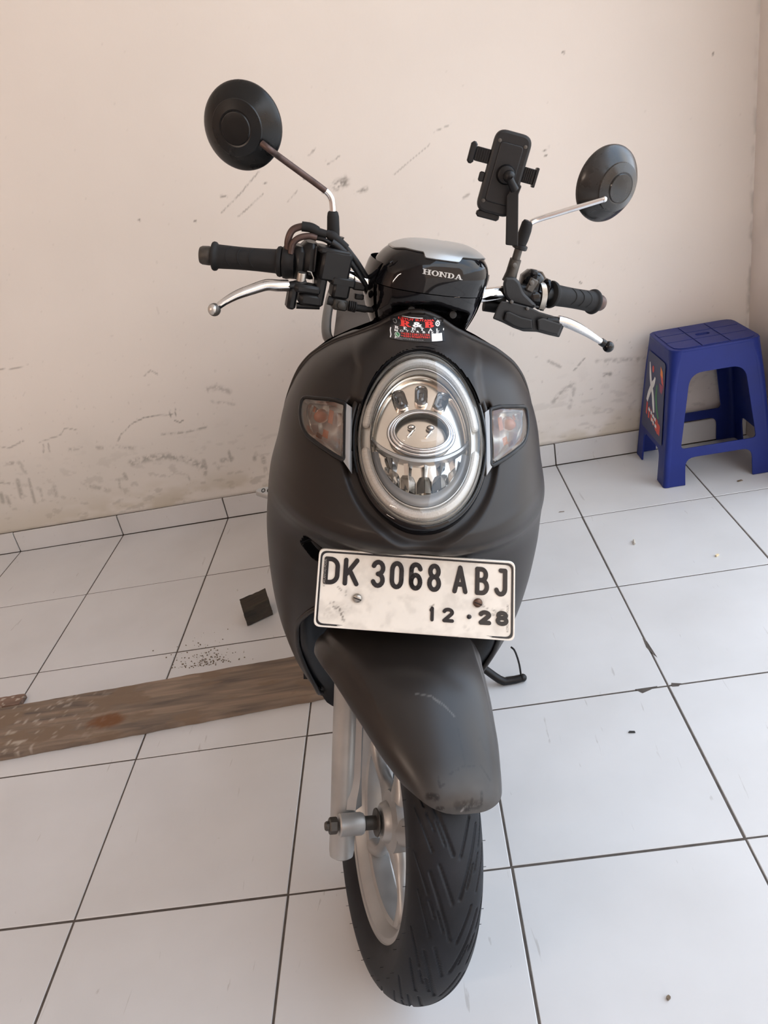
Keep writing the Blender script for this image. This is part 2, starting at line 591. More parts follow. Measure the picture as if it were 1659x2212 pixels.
def slab(ch, T=.20, t=.09, sf=.10):
    """slab-serif letter as a list of polygons in a box about .9 wide, 1 high; returns (width, polys)"""
    P = []

    def rect(x0, y0, x1, y1):
        P.append([(x0, y0), (x1, y0), (x1, y1), (x0, y1)])

    def stem(x, y0=0, y1=1):
        rect(x - T / 2, y0, x + T / 2, y1)

    def serif(x, y, w=T + 2 * sf):
        rect(x - w / 2, y, x + w / 2, y + t)

    def band(line, wds):
        for (a, b), w_ in zip(zip(line[:-1], line[1:]), wds):
            P.append(seg_quad(a, b, w_))

    def bowl(cx, cy, rx, ry, a0, a1, thick, n=14):
        for i in range(n):
            A, B_ = [math.radians(a0 + (a1 - a0) * k / n) for k in (i, i + 1)]
            q = []
            for an, inner in ((A, 0), (B_, 0), (B_, 1), (A, 1)):
                ix = rx - inner * T
                iy = ry - inner * thick
                q.append((cx + ix * math.cos(an), cy + iy * math.sin(an)))
            P.append(q)
    w = .8
    if ch == 'H':
        for x in (.2, .72):
            stem(x); serif(x, 0); serif(x, 1 - t)
        rect(.2, .45, .72, .45 + t); w = .92
    elif ch == 'O':
        bowl(.42, .5, .42, .52, 0, 360, t, 28); w = .84
    elif ch == 'N':
        stem(.17, 0, 1); serif(.17, 0); serif(.14, 1 - t); rect(.70, 0, .70 + t * 1.1, 1); serif(.75, 1 - t)
        P.append([(.08, 1), (.70, 0), (.79, 0), (.79, .05), (.30, 1)]); w = .92
    elif ch == 'D':
        stem(.2); rect(.02, 0, .4, t); rect(.02, 1 - t, .4, 1); bowl(.38, .5, .42, .5, -90, 90, t, 16); w = .82
    elif ch == 'A':
        P.append([(.52, 1), (.36, 1), (.10, 0), (.19, 0)]); P.append([(.36, 1), (.56, 1), (.88, 0), (.66, 0)])
        rect(.22, .26, .70, .26 + t); rect(.0, 0, .30, t); rect(.56, 0, .98, t); w = .98
    elif ch == 'R':
        stem(.2); serif(.2, 0); rect(.02, 1 - t, .45, 1); rect(.2, .46, .45, .46 + t); bowl(.42, .73, .34, .27, -90, 90, t, 12)
        P.append([(.36, .48), (.58, .48), (.86, 0), (.60, 0)]); rect(.60, 0, .90, t); w = .9
    elif ch == 'B':
        stem(.2); rect(.02, 1 - t, .45, 1); rect(.02, 0, .45, t); rect(.2, .47, .45, .47 + t)
        bowl(.40, .74, .34, .26, -90, 90, t, 12); bowl(.42, .27, .38, .27, -90, 90, t, 12); w = .82
    elif ch == 'E':
        stem(.2); rect(.02, 0, .72, t); rect(.02, 1 - t, .70, 1); rect(.2, .46, .54, .46 + t); rect(.63, 0, .72, .28); rect(.61, .72, .70, 1); rect(.46, .36, .54, .66); w = .76
    elif ch == 'T':
        stem(.4); serif(.4, 0); rect(.04, 1 - t, .76, 1); rect(.04, .74, .13, 1); rect(.67, .74, .76, 1); w = .8
    elif ch == 'L':
        stem(.2); serif(.2, 1 - t); rect(.02, 0, .70, t); rect(.61, 0, .70, .30); w = .74
    return w, P


def font_mesh_points(text, bold=0.0):
    """outline faces of the built-in font: vertices in 2-D with triangles, unit cap height"""
    cu = bpy.data.curves.new('lettering', 'FONT')
    cu.body = text
    cu.size = 1.0
    cu.offset = bold
    cu.resolution_u = 3
    ob = bpy.data.objects.new('lettering', cu)
    COL.objects.link(ob)
    bpy.context.view_layer.update()
    dg = bpy.context.evaluated_depsgraph_get()
    me = bpy.data.meshes.new_from_object(ob.evaluated_get(dg))
    V = np.array([v.co[:2] for v in me.vertices]).reshape(-1, 2)
    F = [tuple(p.vertices) for p in me.polygons]
    bpy.data.objects.remove(ob)
    bpy.data.curves.remove(cu)
    bpy.data.meshes.remove(me)
    return V, F


def font_add(mb, text, u0, v0, width, height, fmap, h, bold=0.0):
    V, F = font_mesh_points(text, bold)
    lo, hi = V.min(0), V.max(0)
    V = (V - lo) / (hi - lo)
    mb.add([fmap(u0 + width * a, v0 + height * b, h) for a, b in V], F)


def fill2d(outlines, thick=0.0, bevel=0.0):
    """filled flat outlines (holes allowed) -> vertices (n,3) with z in +-thick/2, faces"""
    cu = bpy.data.curves.new('outline', 'CURVE')
    cu.dimensions = '2D'
    cu.fill_mode = 'BOTH' if thick > 0 else 'FRONT'
    cu.extrude = max(thick / 2 - bevel, 0.0)
    cu.bevel_depth = bevel
    cu.bevel_resolution = 1
    cu.offset = -bevel
    for line in outlines:
        sp = cu.splines.new('POLY')
        sp.points.add(len(line) - 1)
        for p, (u, v) in zip(sp.points, line):
            p.co = (u, v, 0, 1)
        sp.use_cyclic_u = True
    ob = bpy.data.objects.new('outline', cu)
    COL.objects.link(ob)
    bpy.context.view_layer.update()
    dg = bpy.context.evaluated_depsgraph_get()
    me = bpy.data.meshes.new_from_object(ob.evaluated_get(dg))
    V = np.array([v.co[:] for v in me.vertices])
    F = [tuple(p.vertices) for p in me.polygons]
    bpy.data.objects.remove(ob)
    bpy.data.curves.remove(cu)
    bpy.data.meshes.remove(me)
    return V, F


def round_poly(P, r, n=5):
    """round the corners of a polygon; r scalar or per corner"""
    P = np.asarray(P, float)
    out = []
    N = len(P)
    rr = np.broadcast_to(np.asarray(r, float), (N,))
    for i in range(N):
        a, b, c = P[i - 1], P[i], P[(i + 1) % N]
        d1, d2 = a - b, c - b
        l1, l2 = np.linalg.norm(d1), np.linalg.norm(d2)
        k = min(rr[i], l1 * .48, l2 * .48)
        p, q = b + d1 / l1 * k, b + d2 / l2 * k
        for j in range(n + 1):
            t = j / n
            out.append(tuple((1 - t) ** 2 * p + 2 * t * (1 - t) * b + t * t * q))
    return out


# ------------------------------------------------------------------ noise for hand-placed dirt
rng = np.random.default_rng(7)
_tab = rng.random((256, 256))


def vnoise(x, y):
    xi, yi = np.floor(x).astype(int), np.floor(y).astype(int)
    fx, fy = x - xi, y - yi
    fx, fy = fx * fx * (3 - 2 * fx), fy * fy * (3 - 2 * fy)
    g = lambda i, j: _tab[i % 256, j % 256]
    return (g(xi, yi) * (1 - fx) + g(xi + 1, yi) * fx) * (1 - fy) + (g(xi, yi + 1) * (1 - fx) + g(xi + 1, yi + 1) * fx) * fy


def fbm(x, y, o=4):
    s, a, t = 0, .5, 0
    for k in range(o):
        s = s + a * vnoise(x * 2 ** k + 17 * k, y * 2 ** k + 31 * k)
        t += a
        a *= .55
    return s / t


def seg_dist(X, Y, line):
    best = np.full(X.shape, 9.0)
    for (ax, ay), (bx, by) in zip(line[:-1], line[1:]):
        dx, dy = bx - ax, by - ay
        t = np.clip(((X - ax) * dx + (Y - ay) * dy) / (dx * dx + dy * dy + 1e-12), 0, 1)
        best = np.minimum(best, np.hypot(X - ax - t * dx, Y - ay - t * dy))
    return best


# ------------------------------------------------------------------ the room
T = 0.4
XW = 2.662                                     # right-hand corner
CEIL = 2.9
YF = -3.9
XL = -1.7
XF = 2.1


def tile_material():
    mt, nt, b = new_mat('white_floor_tile_glaze')
    tc = nt.nodes.new('ShaderNodeNewGeometry')
    b.inputs['Roughness'].default_value = 0.30
    b.inputs['Specular IOR Level'].default_value = 0.35
    # cloudy wear
    n1 = nt.nodes.new('ShaderNodeTexNoise')
    n1.inputs['Scale'].default_value = 4.0
    n1.inputs['Detail'].default_value = 6
    nt.links.new(tc.outputs['Position'], n1.inputs['Vector'])
    r1 = nt.nodes.new('ShaderNodeMapRange')
    r1.inputs['From Min'].default_value = 0.35
    r1.inputs['From Max'].default_value = 0.75
    r1.inputs['To Min'].default_value = 0.0
    r1.inputs['To Max'].default_value = 0.22
    nt.links.new(n1.outputs['Fac'], r1.inputs['Value'])
    prev = r1.outputs['Result']
    # fine scuffs: stretched noise thresholded, masked by patches
    for k, (rot, sc, lo) in enumerate(((0.5, (55, 9, 30), 0.70), (-0.9, (70, 7, 30), 0.715), (1.4, (38, 38, 38), 0.735), (2.3, (60, 8, 30), 0.715))):
        mp = nt.nodes.new('ShaderNodeMapping')
        mp.inputs['Rotation'].default_value = (0, 0, rot)
        mp.inputs['Scale'].default_value = sc
        mp.inputs['Location'].default_value = (3.1 * k, 1.7 * k, 0)
        nt.links.new(tc.outputs['Position'], mp.inputs['Vector'])
        n2 = nt.nodes.new('ShaderNodeTexNoise')
        n2.inputs['Scale'].default_value = 1.0
        n2.inputs['Detail'].default_value = 5
        n2.inputs['Distortion'].default_value = 0.8
        nt.links.new(mp.outputs['Vector'], n2.inputs['Vector'])
        r2 = nt.nodes.new('ShaderNodeMapRange')
        r2.inputs['From Min'].default_value = lo
        r2.inputs['From Max'].default_value = lo + 0.05
        r2.inputs['To Max'].default_value = 0.55
        nt.links.new(n2.outputs['Fac'], r2.inputs['Value'])
        ad = nt.nodes.new('ShaderNodeMath')
        ad.operation = 'MAXIMUM'
        nt.links.new(prev, ad.inputs[0])
        nt.links.new(r2.outputs['Result'], ad.inputs[1])
        prev = ad.outputs['Value']
    mix = nt.nodes.new('ShaderNodeMix')
    mix.data_type = 'RGBA'
    mix.inputs['A'].default_value = (0.63, 0.635, 0.64, 1)
    mix.inputs['B'].default_value = (0.36, 0.345, 0.33, 1)
    nt.links.new(prev, mix.inputs['Factor'])
    nt.links.new(mix.outputs['Result'], b.inputs['Base Color'])
    return mt


M['tile'] = tile_material()

mb = MB()
mb.box(((XL + 4.0) / 2, YF / 2 + .1, -0.03), (4.0 - XL, -YF + .2, 0.057))
floor = mb.build('floor', 'grout', kind='structure', smooth=0)


def tile_bm(w, d, h, bev):
    b = MB()
    hw, hd = w / 2, d / 2
    V = [(-hw, -hd, -h), (hw, -hd, -h), (hw, hd, -h), (-hw, hd, -h),
         (-hw, -hd, -bev), (hw, -hd, -bev), (hw, hd, -bev), (-hw, hd, -bev),
         (-hw + bev, -hd + bev, 0), (hw - bev, -hd + bev, 0), (hw - bev, hd - bev, 0), (-hw + bev, hd - bev, 0)]
    F = [(8, 9, 10, 11)]
    for i in range(4):
        j = (i + 1) % 4
        F += [(i, j, j + 4, i + 4), (i + 4, j + 4, j + 8, i + 8)]
    b.add(V, F)
    return b


t0 = tile_bm(T - 0.0042, T - 0.0042, 0.003, 0.0012).build('tile', 'tile', floor, smooth=0)
rnd = random.Random(3)
first = True
for i in range(-4, 10):
    for j in range(0, 9):
        if first:
            o = t0
            first = False
        else:
            o = t0.copy()
            COL.objects.link(o)
            o.parent = floor
        o.location = ((i + .5) * T + rnd.uniform(-.0006, .0006), -(j + .5) * T + rnd.uniform(-.0006, .0006), rnd.uniform(-.0004, 0))
        o.rotation_euler = (0, 0, rnd.uniform(-.0015, .0015))

# chipped tile edges showing the bed underneath
for pts in ([(1372, 1489), (1420, 1482), (1404, 1490), (1388, 1497)], [(1388, 1378), (1398, 1386), (1420, 1420), (1412, 1414), (1396, 1398)], [(1450, 1475), (1472, 1476), (1466, 1482), (1452, 1483)]):
    P = [at(px, py, 2, .0003) for px, py in pts]
    b = MB()
    b.add(P + [p - np.array([0, 0, .002]) for p in P], [tuple(range(len(P)))] + [(k, (k + 1) % len(P), len(P) + (k + 1) % len(P), len(P) + k) for k in range(len(P))])
    b.build('tile_chip', 'grout', floor, smooth=0, face=(0, 0, 1))

# --- skirting of tiles
mb = MB()
mb.box(((XL + XW) / 2, 0.011, 0.040), (XW - XL, 0.008, 0.080))
base = mb.build('baseboard_back', 'grout', kind='structure', smooth=0)
s0 = None
for i in range(-4, 7):
    x1 = min((i + 1) * T, XW)
    w = x1 - i * T
    b = MB()
    b.box((0, 0, 0), (w - 0.004, 0.008, 0.078), bev=0.0012)
    if w > T - .001 and s0 is not None:
        o = s0.copy()
        COL.objects.link(o)
        o.parent = base
    else:
        o = b.build('skirting_tile', 'tile', base, smooth=0)
        if w > T - .001:
            s0 = o
    o.location = (i * T + w / 2, 0.004, 0.0405 + rnd.uniform(-.001, .001))
    o.rotation_euler = (0, rnd.uniform(-.003, .003), 0)


# --- back wall with its marks
def wall_material(name):
    mt = stained(name, (0.79, 0.752, 0.708), (0.20, 0.185, 0.165), 0.62, noise=0.035, nscale=1.6, bump=0.20, bscale=22.0)
    nt = mt.node_tree
    b = nt.nodes['Principled BSDF']
    prev = b.inputs['Base Color'].links[0].from_socket
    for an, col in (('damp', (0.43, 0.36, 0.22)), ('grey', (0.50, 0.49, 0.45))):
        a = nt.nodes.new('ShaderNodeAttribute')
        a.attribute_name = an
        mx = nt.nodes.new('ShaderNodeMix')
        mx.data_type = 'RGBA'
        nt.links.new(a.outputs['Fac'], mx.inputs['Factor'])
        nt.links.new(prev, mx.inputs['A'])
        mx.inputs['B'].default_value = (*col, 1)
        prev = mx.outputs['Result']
    nt.links.new(prev, b.inputs['Base Color'])
    return mt


M['wall'] = wall_material('old_cream_wall_paint')
YB = 0.012
gx = np.linspace(-0.35, XW, 640)
gz = np.linspace(0.075, 1.55, 310)
GX, GZ = np.meshgrid(gx, gz)
mb = MB()
mb.grid(np.stack([GX, np.full_like(GX, YB), GZ], -1))
nvis = mb.n
for (x0, x1, z0, z1) in ((XL, -0.35, 0, CEIL), (-0.35, XW, 1.55, CEIL), (-0.35, XW, 0, 0.075)):
    mb.add([(x0, YB, z0), (x1, YB, z0), (x1, YB, z1), (x0, YB, z1)], [(0, 1, 2, 3)])
mb.box(((XL + XW + .2) / 2, .09, CEIL / 2), (XW + .2 - XL, .14, CEIL + .1))
wall = mb.build('wall_back', 'wall', kind='structure', smooth=0)


def wp(*pts):
    return [tuple(at(px, py, 1, YB)[[0, 2]]) for px, py in pts]


X, Z = GX.ravel(), GZ.ravel()
stain = np.zeros(X.shape)
fine = fbm(X * 140, Z * 140, 3)
mid = fbm(X * 40, Z * 40, 4)


def mark(pts, wpx, amt, soft=0.6, grain=0.5, stretch=None):
    global stain
    d = seg_dist(X, Z, wp(*pts))
    r = wpx * 0.0012
    k = 1 - sstep(r * (1 - soft), r * (1 + soft), d)
    g = sstep(grain - .15, grain + .12, fine * .6 + mid * .4) if grain > 0 else 1
    stain = np.maximum(stain, min(.95, amt * 1.75) * k * g)


mark([(285, 1000), (320, 990), (360, 986), (400, 992), (440, 1008)], 9, .50, .9, .47)
mark([(440, 995), (445, 1012), (443, 1024)], 5, .45, .8, .42)
mark([(480, 995), (500, 990)], 6, .45, .9, .45)
mark([(494, 975), (499, 995)], 4, .45, .8, .42)
for a, b_, w_, s_ in (((38, 1038), (47, 1074), 6, .42), ((62, 1035), (75, 1085), 4, .42), ((2, 1066), (6, 1084), 6, .5), ((14, 1072), (22, 1092), 5, .45),
                      ((118, 1052), (121, 1070), 6, .34), ((87, 1056), (90, 1072), 4, .3), ((268, 1024), (273, 1034), 5, .45), ((257, 1036), (259, 1054), 3, .4),
                      ((550, 988), (550, 992), 5, .45), ((569, 990), (570, 998), 6, .45), ((573, 1012), (575, 1024), 5, .4), ((470, 1006), (473, 1014), 4, .3),
                      ((407, 1030), (410, 1036), 3, .4), ((94, 960), (94, 977), 2.2, .35), ((104, 958), (107, 976), 2.2, .35), ((42, 1000), (55, 1020), 6, .26)):
    mark([a, b_], w_, s_, .8, .42)
mark([(180, 1045), (205, 1052), (235, 1060)], 6, .42, .9, .5)
mark([(205, 968), (250, 965), (290, 968)], 5, .34, .9, .52)
mark([(252, 958), (262, 938), (285, 915), (312, 902), (372, 894)], 1.6, .5, .6, .46)
mark([(378, 883), (380, 898)], 1.5, .5, .5, .3)
mark([(366, 885), (369, 900)], 1.5, .5, .5, .3)
mark([(378, 908), (388, 913), (395, 908)], 1.6, .5, .5, .3)
mark([(350, 938), (400, 934), (448, 922)], 3, .42, .8, .5)
mark([(448, 842), (470, 836), (495, 846)], 7, .28, .9, .5)
mark([(458, 868), (505, 873)], 4, .25, .9, .5)
mark([(85, 955), (130, 940), (140, 925), (165, 928)], 1.6, .34, .6, .42)
mark([(0, 965), (20, 968), (50, 952)], 2.2, .34, .6, .42)
mark([(0, 1043), (30, 1045)], 2.5, .42, .6, .45)
mark([(8, 1002), (35, 1000)], 5, .36, .8, .5)
mark([(150, 972), (172, 968)], 5, .38, .8, .5)
mark([(312, 812), (325, 800), (340, 808)], 2, .3, .6, .4)
mark([(0, 798), (30, 796), (62, 788)], 1.3, .32, .5, .35)
mark([(560, 370), (527, 408)], 1.5, .34, .5, .40)
mark([(525, 412), (478, 460)], 1.5, .34, .5, .38)
mark([(568, 420), (515, 468)], 1.6, .34, .5, .42)
mark([(645, 408), (622, 436)], 1.4, .3, .5, .42)
mark([(680, 322), (668, 336)], 2, .36, .5, .42)
mark([(732, 338), (708, 355)], 1.5, .34, .5, .42)
mark([(478, 424), (497, 424)], 2.5, .42, .6, .4)
mark([(725, 402), (745, 392)], 10, .55, .9, .56)
mark([(765, 417), (790, 408)], 5, .42, .9, .55)
mark([(850, 378), (928, 312)], 1.1, .28, .5, .36)
mark([(937, 285), (975, 268)], 1.1, .3, .5, .36)
mark([(1002, 427), (1012, 420)], 3, .32, .8, .4)
for p in ((571, 395), (697, 415), (1178, 335), (1110, 300), (1175, 325), (1215, 113), (1252, 610), (420, 477), (655, 385), (300, 475)):
    mark([p, (p[0] + 3, p[1] + 1)], 2.2, .5, .5, 0)
mark([(1238, 830), (1215, 845), (1195, 868)], 6, .3, .9, .46)
mark([(1240, 800), (1262, 775)], 2, .4, .7, .42)
mark([(1290, 780), (1392, 774)], 5, .26, .9, .48)
mark([(1305, 810), (1318, 808)], 5, .42, .8, .42)
mark([(1185, 780), (1210, 792)], 4, .3, .8, .42)
mark([(1240, 840), (1230, 880)], 5, .24, .9, .44)
mark([(1540, 115), (1541, 117)], 2, .6, .5, 0)
# general scuff band near the floor, dirtier to the left
low = 1 - sstep(0.10, 0.42, Z)
band = low * sstep(.60, .70, fbm(X * 26, Z * 60, 4)) * .42
stain = np.maximum(stain, band * (1 - .5 * sstep(.9, 2.0, X)))
stain = np.maximum(stain, .30 * sstep(.80, .86, fbm(X * 90 + 9, Z * 90, 3)) * (1 - sstep(.3, .8, Z)))
# fine ageing specks over the whole wall
stain = np.maximum(stain, .14 * sstep(.90, .94, fbm(X * 70 + 40, Z * 70 + 11, 2)))
# corner dirt
cd = XW - X
stain = np.maximum(stain, .45 * (1 - sstep(.0, .016, cd)) * sstep(.42, .62, fbm(X * 30, Z * 18 + 3, 3)) * (1 - .6 * sstep(.6, 1.3, Z)))
# damp, yellow-green near the skirting
damp = (1 - sstep(.075, .22, Z)) * sstep(.32, .60, fbm(X * 7 + 2, Z * 14, 4)) * (.45 + .30 * np.exp(-((X - .72) / .35) ** 2))
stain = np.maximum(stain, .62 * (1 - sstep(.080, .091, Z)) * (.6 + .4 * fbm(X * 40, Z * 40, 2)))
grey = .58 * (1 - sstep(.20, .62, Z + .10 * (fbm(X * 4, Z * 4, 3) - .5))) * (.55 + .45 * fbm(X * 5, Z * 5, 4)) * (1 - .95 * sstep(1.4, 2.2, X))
pad = np.zeros(len(wall.data.vertices) - nvis)
for nm, vals in (('stain', stain), ('damp', damp), ('grey', grey)):
    attr(wall, nm, np.r_[vals, pad])

# --- the other walls and the ceiling
M['wall_side'] = simple('cream_side_wall_paint', (0.76, 0.70, 0.65), 0.65, noise=0.06, nscale=5, bump=0.15, bscale=40)
M['wall_warm'] = simple('peach_wall_paint', (0.60, 0.46, 0.38), 0.7, noise=0.05, nscale=3)
M['ceiling'] = simple('white_ceiling_paint', (0.80, 0.75, 0.70), 0.8, noise=0.03, nscale=3)
M['concrete'] = simple('warm_yard_paving', (0.48, 0.41, 0.35), 0.85, noise=0.15, nscale=6)
mb = MB()
mb.box((XW + 0.10, -0.219, CEIL / 2), (0.20, 0.462, CEIL))
mb.build('wall_right', 'wall_side', kind='structure', smooth=0)
mb = MB()
mb.box((XL - 0.06, YF / 2 + .08, CEIL / 2), (0.12, -YF + .18, CEIL))
mb.build('wall_left', 'wall_warm', kind='structure', smooth=0)  # unseen wall, added in peach for its warm bounce
mb = MB()
mb.box(((XL + XF) / 2, YF - 0.06, CEIL / 2), (XF - XL, 0.12, CEIL))
mb.build('wall_front', 'wall_warm', kind='structure', smooth=0)  # unseen wall, its width set to block light from the front
mb = MB()
mb.box(((XL + 2.86) / 2, YF / 2, CEIL + 0.06), (2.86 - XL, -YF + .3, 0.12))
mb.build('ceiling', 'ceiling', kind='structure', smooth=0)
mb = MB()
mb.box((2, -2, -0.12), (60, 60, 0.08))
mb.build('ground', 'concrete', kind='structure', smooth=0)
# unseen house added across the yard to block the low sky
M['facade'] = simple('orange_facade_paint', (0.62, 0.47, 0.36), 0.8, noise=0.08, nscale=2)
mb = MB()
mb.box((3.0, -10.5, 2.3), (17.0, 3.0, 4.8))
mb.build('wall_opposite', 'facade', kind='structure', smooth=0)

# --- added fill light, shaped as a tube high on the unseen front wall
lamp = empty('fill_light', (-.75, YF + .012, 2.2))
tag(lamp, 'added warm fill light shaped as a slim white tube, out of view', 'fill light')
mb = MB()
mb.box((0, .018, .0), (1.26, .034, .07), bev=.008)
mb.build('housing', 'ceiling', lamp, smooth=40)
ld = bpy.data.lights.new('fill_light_area', 'AREA')
ld.shape = 'RECTANGLE'
ld.size, ld.size_y = 1.2, .06
ld.energy = 27
ld.color = (1.0, .80, .66)
lo = bpy.data.objects.new('fill_light_area', ld)
COL.objects.link(lo)
lo.parent = lamp
lo.location = (0, .045, 0)
lo.rotation_euler = (math.radians(90), 0, 0)
# ------------------------------------------------------------------ loose things on the floor
M['plank'] = None


def wood_mat(name, c1, c2, c3, scale=(2.2, 30, 30), patch=6.0):
    mt, nt, b = new_mat(name)
    b.inputs['Roughness'].default_value = 0.8
    tc = nt.nodes.new('ShaderNodeTexCoord')
    mp = nt.nodes.new('ShaderNodeMapping')
    mp.inputs['Scale'].default_value = scale
    nt.links.new(tc.outputs['Object'], mp.inputs['Vector'])
    n1 = nt.nodes.new('ShaderNodeTexNoise')
    n1.inputs['Scale'].default_value = 1.6
    n1.inputs['Detail'].default_value = 8
    n1.inputs['Distortion'].default_value = 0.6
    nt.links.new(mp.outputs['Vector'], n1.inputs['Vector'])
    rp = nt.nodes.new('ShaderNodeValToRGB')
    e = rp.color_ramp.elements
    e[0].position = .30
    e[0].color = (*c1, 1)
    e[1].position = .68
    e[1].color = (*c2, 1)
    nt.links.new(n1.outputs['Fac'], rp.inputs['Fac'])
    mp2 = nt.nodes.new('ShaderNodeMapping')
    mp2.inputs['Scale'].default_value = (1.2, 3.2, 2)
    nt.links.new(tc.outputs['Object'], mp2.inputs['Vector'])
    n2 = nt.nodes.new('ShaderNodeTexNoise')
    n2.inputs['Scale'].default_value = patch
    n2.inputs['Detail'].default_value = 7
    nt.links.new(mp2.outputs['Vector'], n2.inputs['Vector'])
    r2 = nt.nodes.new('ShaderNodeMapRange')
    r2.inputs['From Min'].default_value = .50
    r2.inputs['From Max'].default_value = .58
    nt.links.new(n2.outputs['Fac'], r2.inputs['Value'])
    mx = nt.nodes.new('ShaderNodeMix')
    mx.data_type = 'RGBA'
    nt.links.new(r2.outputs['Result'], mx.inputs['Factor'])
    nt.links.new(rp.outputs['Color'], mx.inputs['A'])
    mx.inputs['B'].default_value = (*c3, 1)
    # one burnt-orange knot and pale plaster spots
    at_ = nt.nodes.new('ShaderNodeAttribute')
    at_.attribute_name = 'knot'
    m2 = nt.nodes.new('ShaderNodeMix')
    m2.data_type = 'RGBA'
    nt.links.new(at_.outputs['Fac'], m2.inputs['Factor'])
    nt.links.new(mx.outputs['Result'], m2.inputs['A'])
    m2.inputs['B'].default_value = (0.15, 0.055, 0.012, 1)
    at2 = nt.nodes.new('ShaderNodeAttribute')
    at2.attribute_name = 'speck'
    m3 = nt.nodes.new('ShaderNodeMix')
    m3.data_type = 'RGBA'
    nt.links.new(at2.outputs['Fac'], m3.inputs['Factor'])
    nt.links.new(m2.outputs['Result'], m3.inputs['A'])
    m3.inputs['B'].default_value = (0.50, 0.45, 0.38, 1)
    nt.links.new(m3.outputs['Result'], b.inputs['Base Color'])
    bp = nt.nodes.new('ShaderNodeBump')
    bp.inputs['Strength'].default_value = 0.5
    bp.inputs['Distance'].default_value = 0.003
    nt.links.new(n1.outputs['Fac'], bp.inputs['Height'])
    nt.links.new(bp.outputs['Normal'], b.inputs['Normal'])
    return mt


M['plank'] = wood_mat('weathered_board', (0.105, 0.082, 0.066), (0.27, 0.20, 0.145), (0.185, 0.13, 0.088), scale=(3.0, 34, 30), patch=7.0)
M['plank2'] = wood_mat('splintered_board', (0.11, 0.07, 0.05), (0.25, 0.16, 0.12), (0.19, 0.12, 0.08))
M['block'] = wood_mat('dark_timber_offcut', (0.012, 0.010, 0.007), (0.045, 0.033, 0.020), (0.030, 0.020, 0.012), scale=(8, 50, 50), patch=20)


def board(name, mat, x0, x1, y_front, y_back, th, slope, z0, label, jag=0.002):
    """a long board with slightly chipped edges, lying on the floor"""
    n = 240
    xs = np.linspace(x0, x1, n)
    xm = (x0 + x1) / 2
    jf = jag * (fbm(xs * 30, xs * 0 + 3, 3) - .5) * 2
    jb = jag * (fbm(xs * 25, xs * 0 + 8, 3) - .5) * 2
    R_ = []
    cuts = np.r_[0, .012, np.linspace(.06, .94, 22), .988, 1]
    for i, x in enumerate(xs):
        row = []
        yf, yb = y_front + (x - xm) * slope[0] + jf[i], y_back + (x - xm) * slope[1] + jb[i]
        for k, c in enumerate(cuts):
            h = th if 0 < k < len(cuts) - 1 else th - .003
            row.append((x - xm, yf + (yb - yf) * c - y_front, h))
        row.append((x - xm, yb - y_front, 0.0005))
        row.append((x - xm, yf - y_front, 0.0005))
        R_.append(row)
    b = MB()
    G = np.array(R_)
    b.grid(G, closed_u=True)
    m_ = G.shape[1]
    b.f.append(tuple(range(m_)))
    b.f.append(tuple((n - 1) * m_ + k for k in range(m_ - 1, -1, -1)))
    o = b.build(name, mat, smooth=35)
    o.location = (xm, y_front, z0)
    V = b.verts()
    wx = V[:, 0] + xm
    top = V[:, 2] > th * .5
    p, q = at(222, 1562, 2, th)[:2], at(238, 1553, 2, th)[:2]
    d = np.hypot((wx - (p[0] + q[0]) / 2) / .055, (V[:, 1] + y_front - (p[1] + q[1]) / 2) / .030)
    attr(o, 'knot', top * (1 - sstep(.55, 1.05, d + .5 * (fbm(wx * 60, V[:, 1] * 60, 3) - .5))) * .85)
    sp = sstep(.70, .76, fbm(wx * 70, V[:, 1] * 90, 2)) * (1 - sstep(.45, .75, wx)) * .7
    attr(o, 'speck', top * sp)
    tag(o, label, 'plank')
    return o


board('wooden_plank', 'plank', -0.22, 1.27, -1.138, -0.955, 0.020, (0.072, 0.050), 0.0005,
      'long weathered brown wooden plank lying on the tiles under the scooter')
p_ = at(48, 1512, 2, .012)
board('broken_plank', 'plank2', -0.22, p_[0], -0.951, -0.900, 0.014, (0.0, -0.03), 0.0005,
      'short splintered reddish plank end behind the long plank at the left edge', jag=0.006)

# dark timber offcut
b = MB()
Vb = np.array([[x, y, z] for z in (0, .052) for y in (-.030, .030) for x in (-.036, .036)], float)
N_ = 9
g = np.linspace(-1, 1, N_)
faces_pts = []
for ax in range(3):
    for sgn in (-1, 1):
        G = np.zeros((N_, N_, 3))
        for i in range(N_):
            for j in range(N_):
                q = [0, 0, 0]
                q[ax] = sgn
                q[(ax + 1) % 3] = g[i] * sgn
                q[(ax + 2) % 3] = g[j]
                G[i, j] = q
        P = G.reshape(-1, 3)
        nz = .10 * (fbm(P[:, 0] * 3 + 5 + P[:, 2], P[:, 1] * 3 + 2 * P[:, 2] + 7, 3) - .5)
        P = P * (1 + nz[:, None] * np.array([1.1, 1.0, .5]))
        P[:, 0] += .18 * P[:, 1]
        P = P * np.array([.040, .032, .026])
        P[:, 2] += .026 + .0
        b.grid(P.reshape(N_, N_, 3))
blk = b.build('wood_block', 'block', smooth=30)
c0 = at(533, 1355, 2, 0)
c1 = at(583, 1333, 2, 0)
cc = (c0 + c1) / 2 + np.array([-.004, .036, 0])
blk.location = (cc[0], cc[1], .0025)
blk.rotation_euler = (0, 0, math.radians(30))
for nm in ('knot', 'speck'):
    attr(blk, nm, np.zeros(len(blk.data.vertices)))
tag(blk, 'small chunky dark brown wood block lying alone on the tiles', 'wood block')


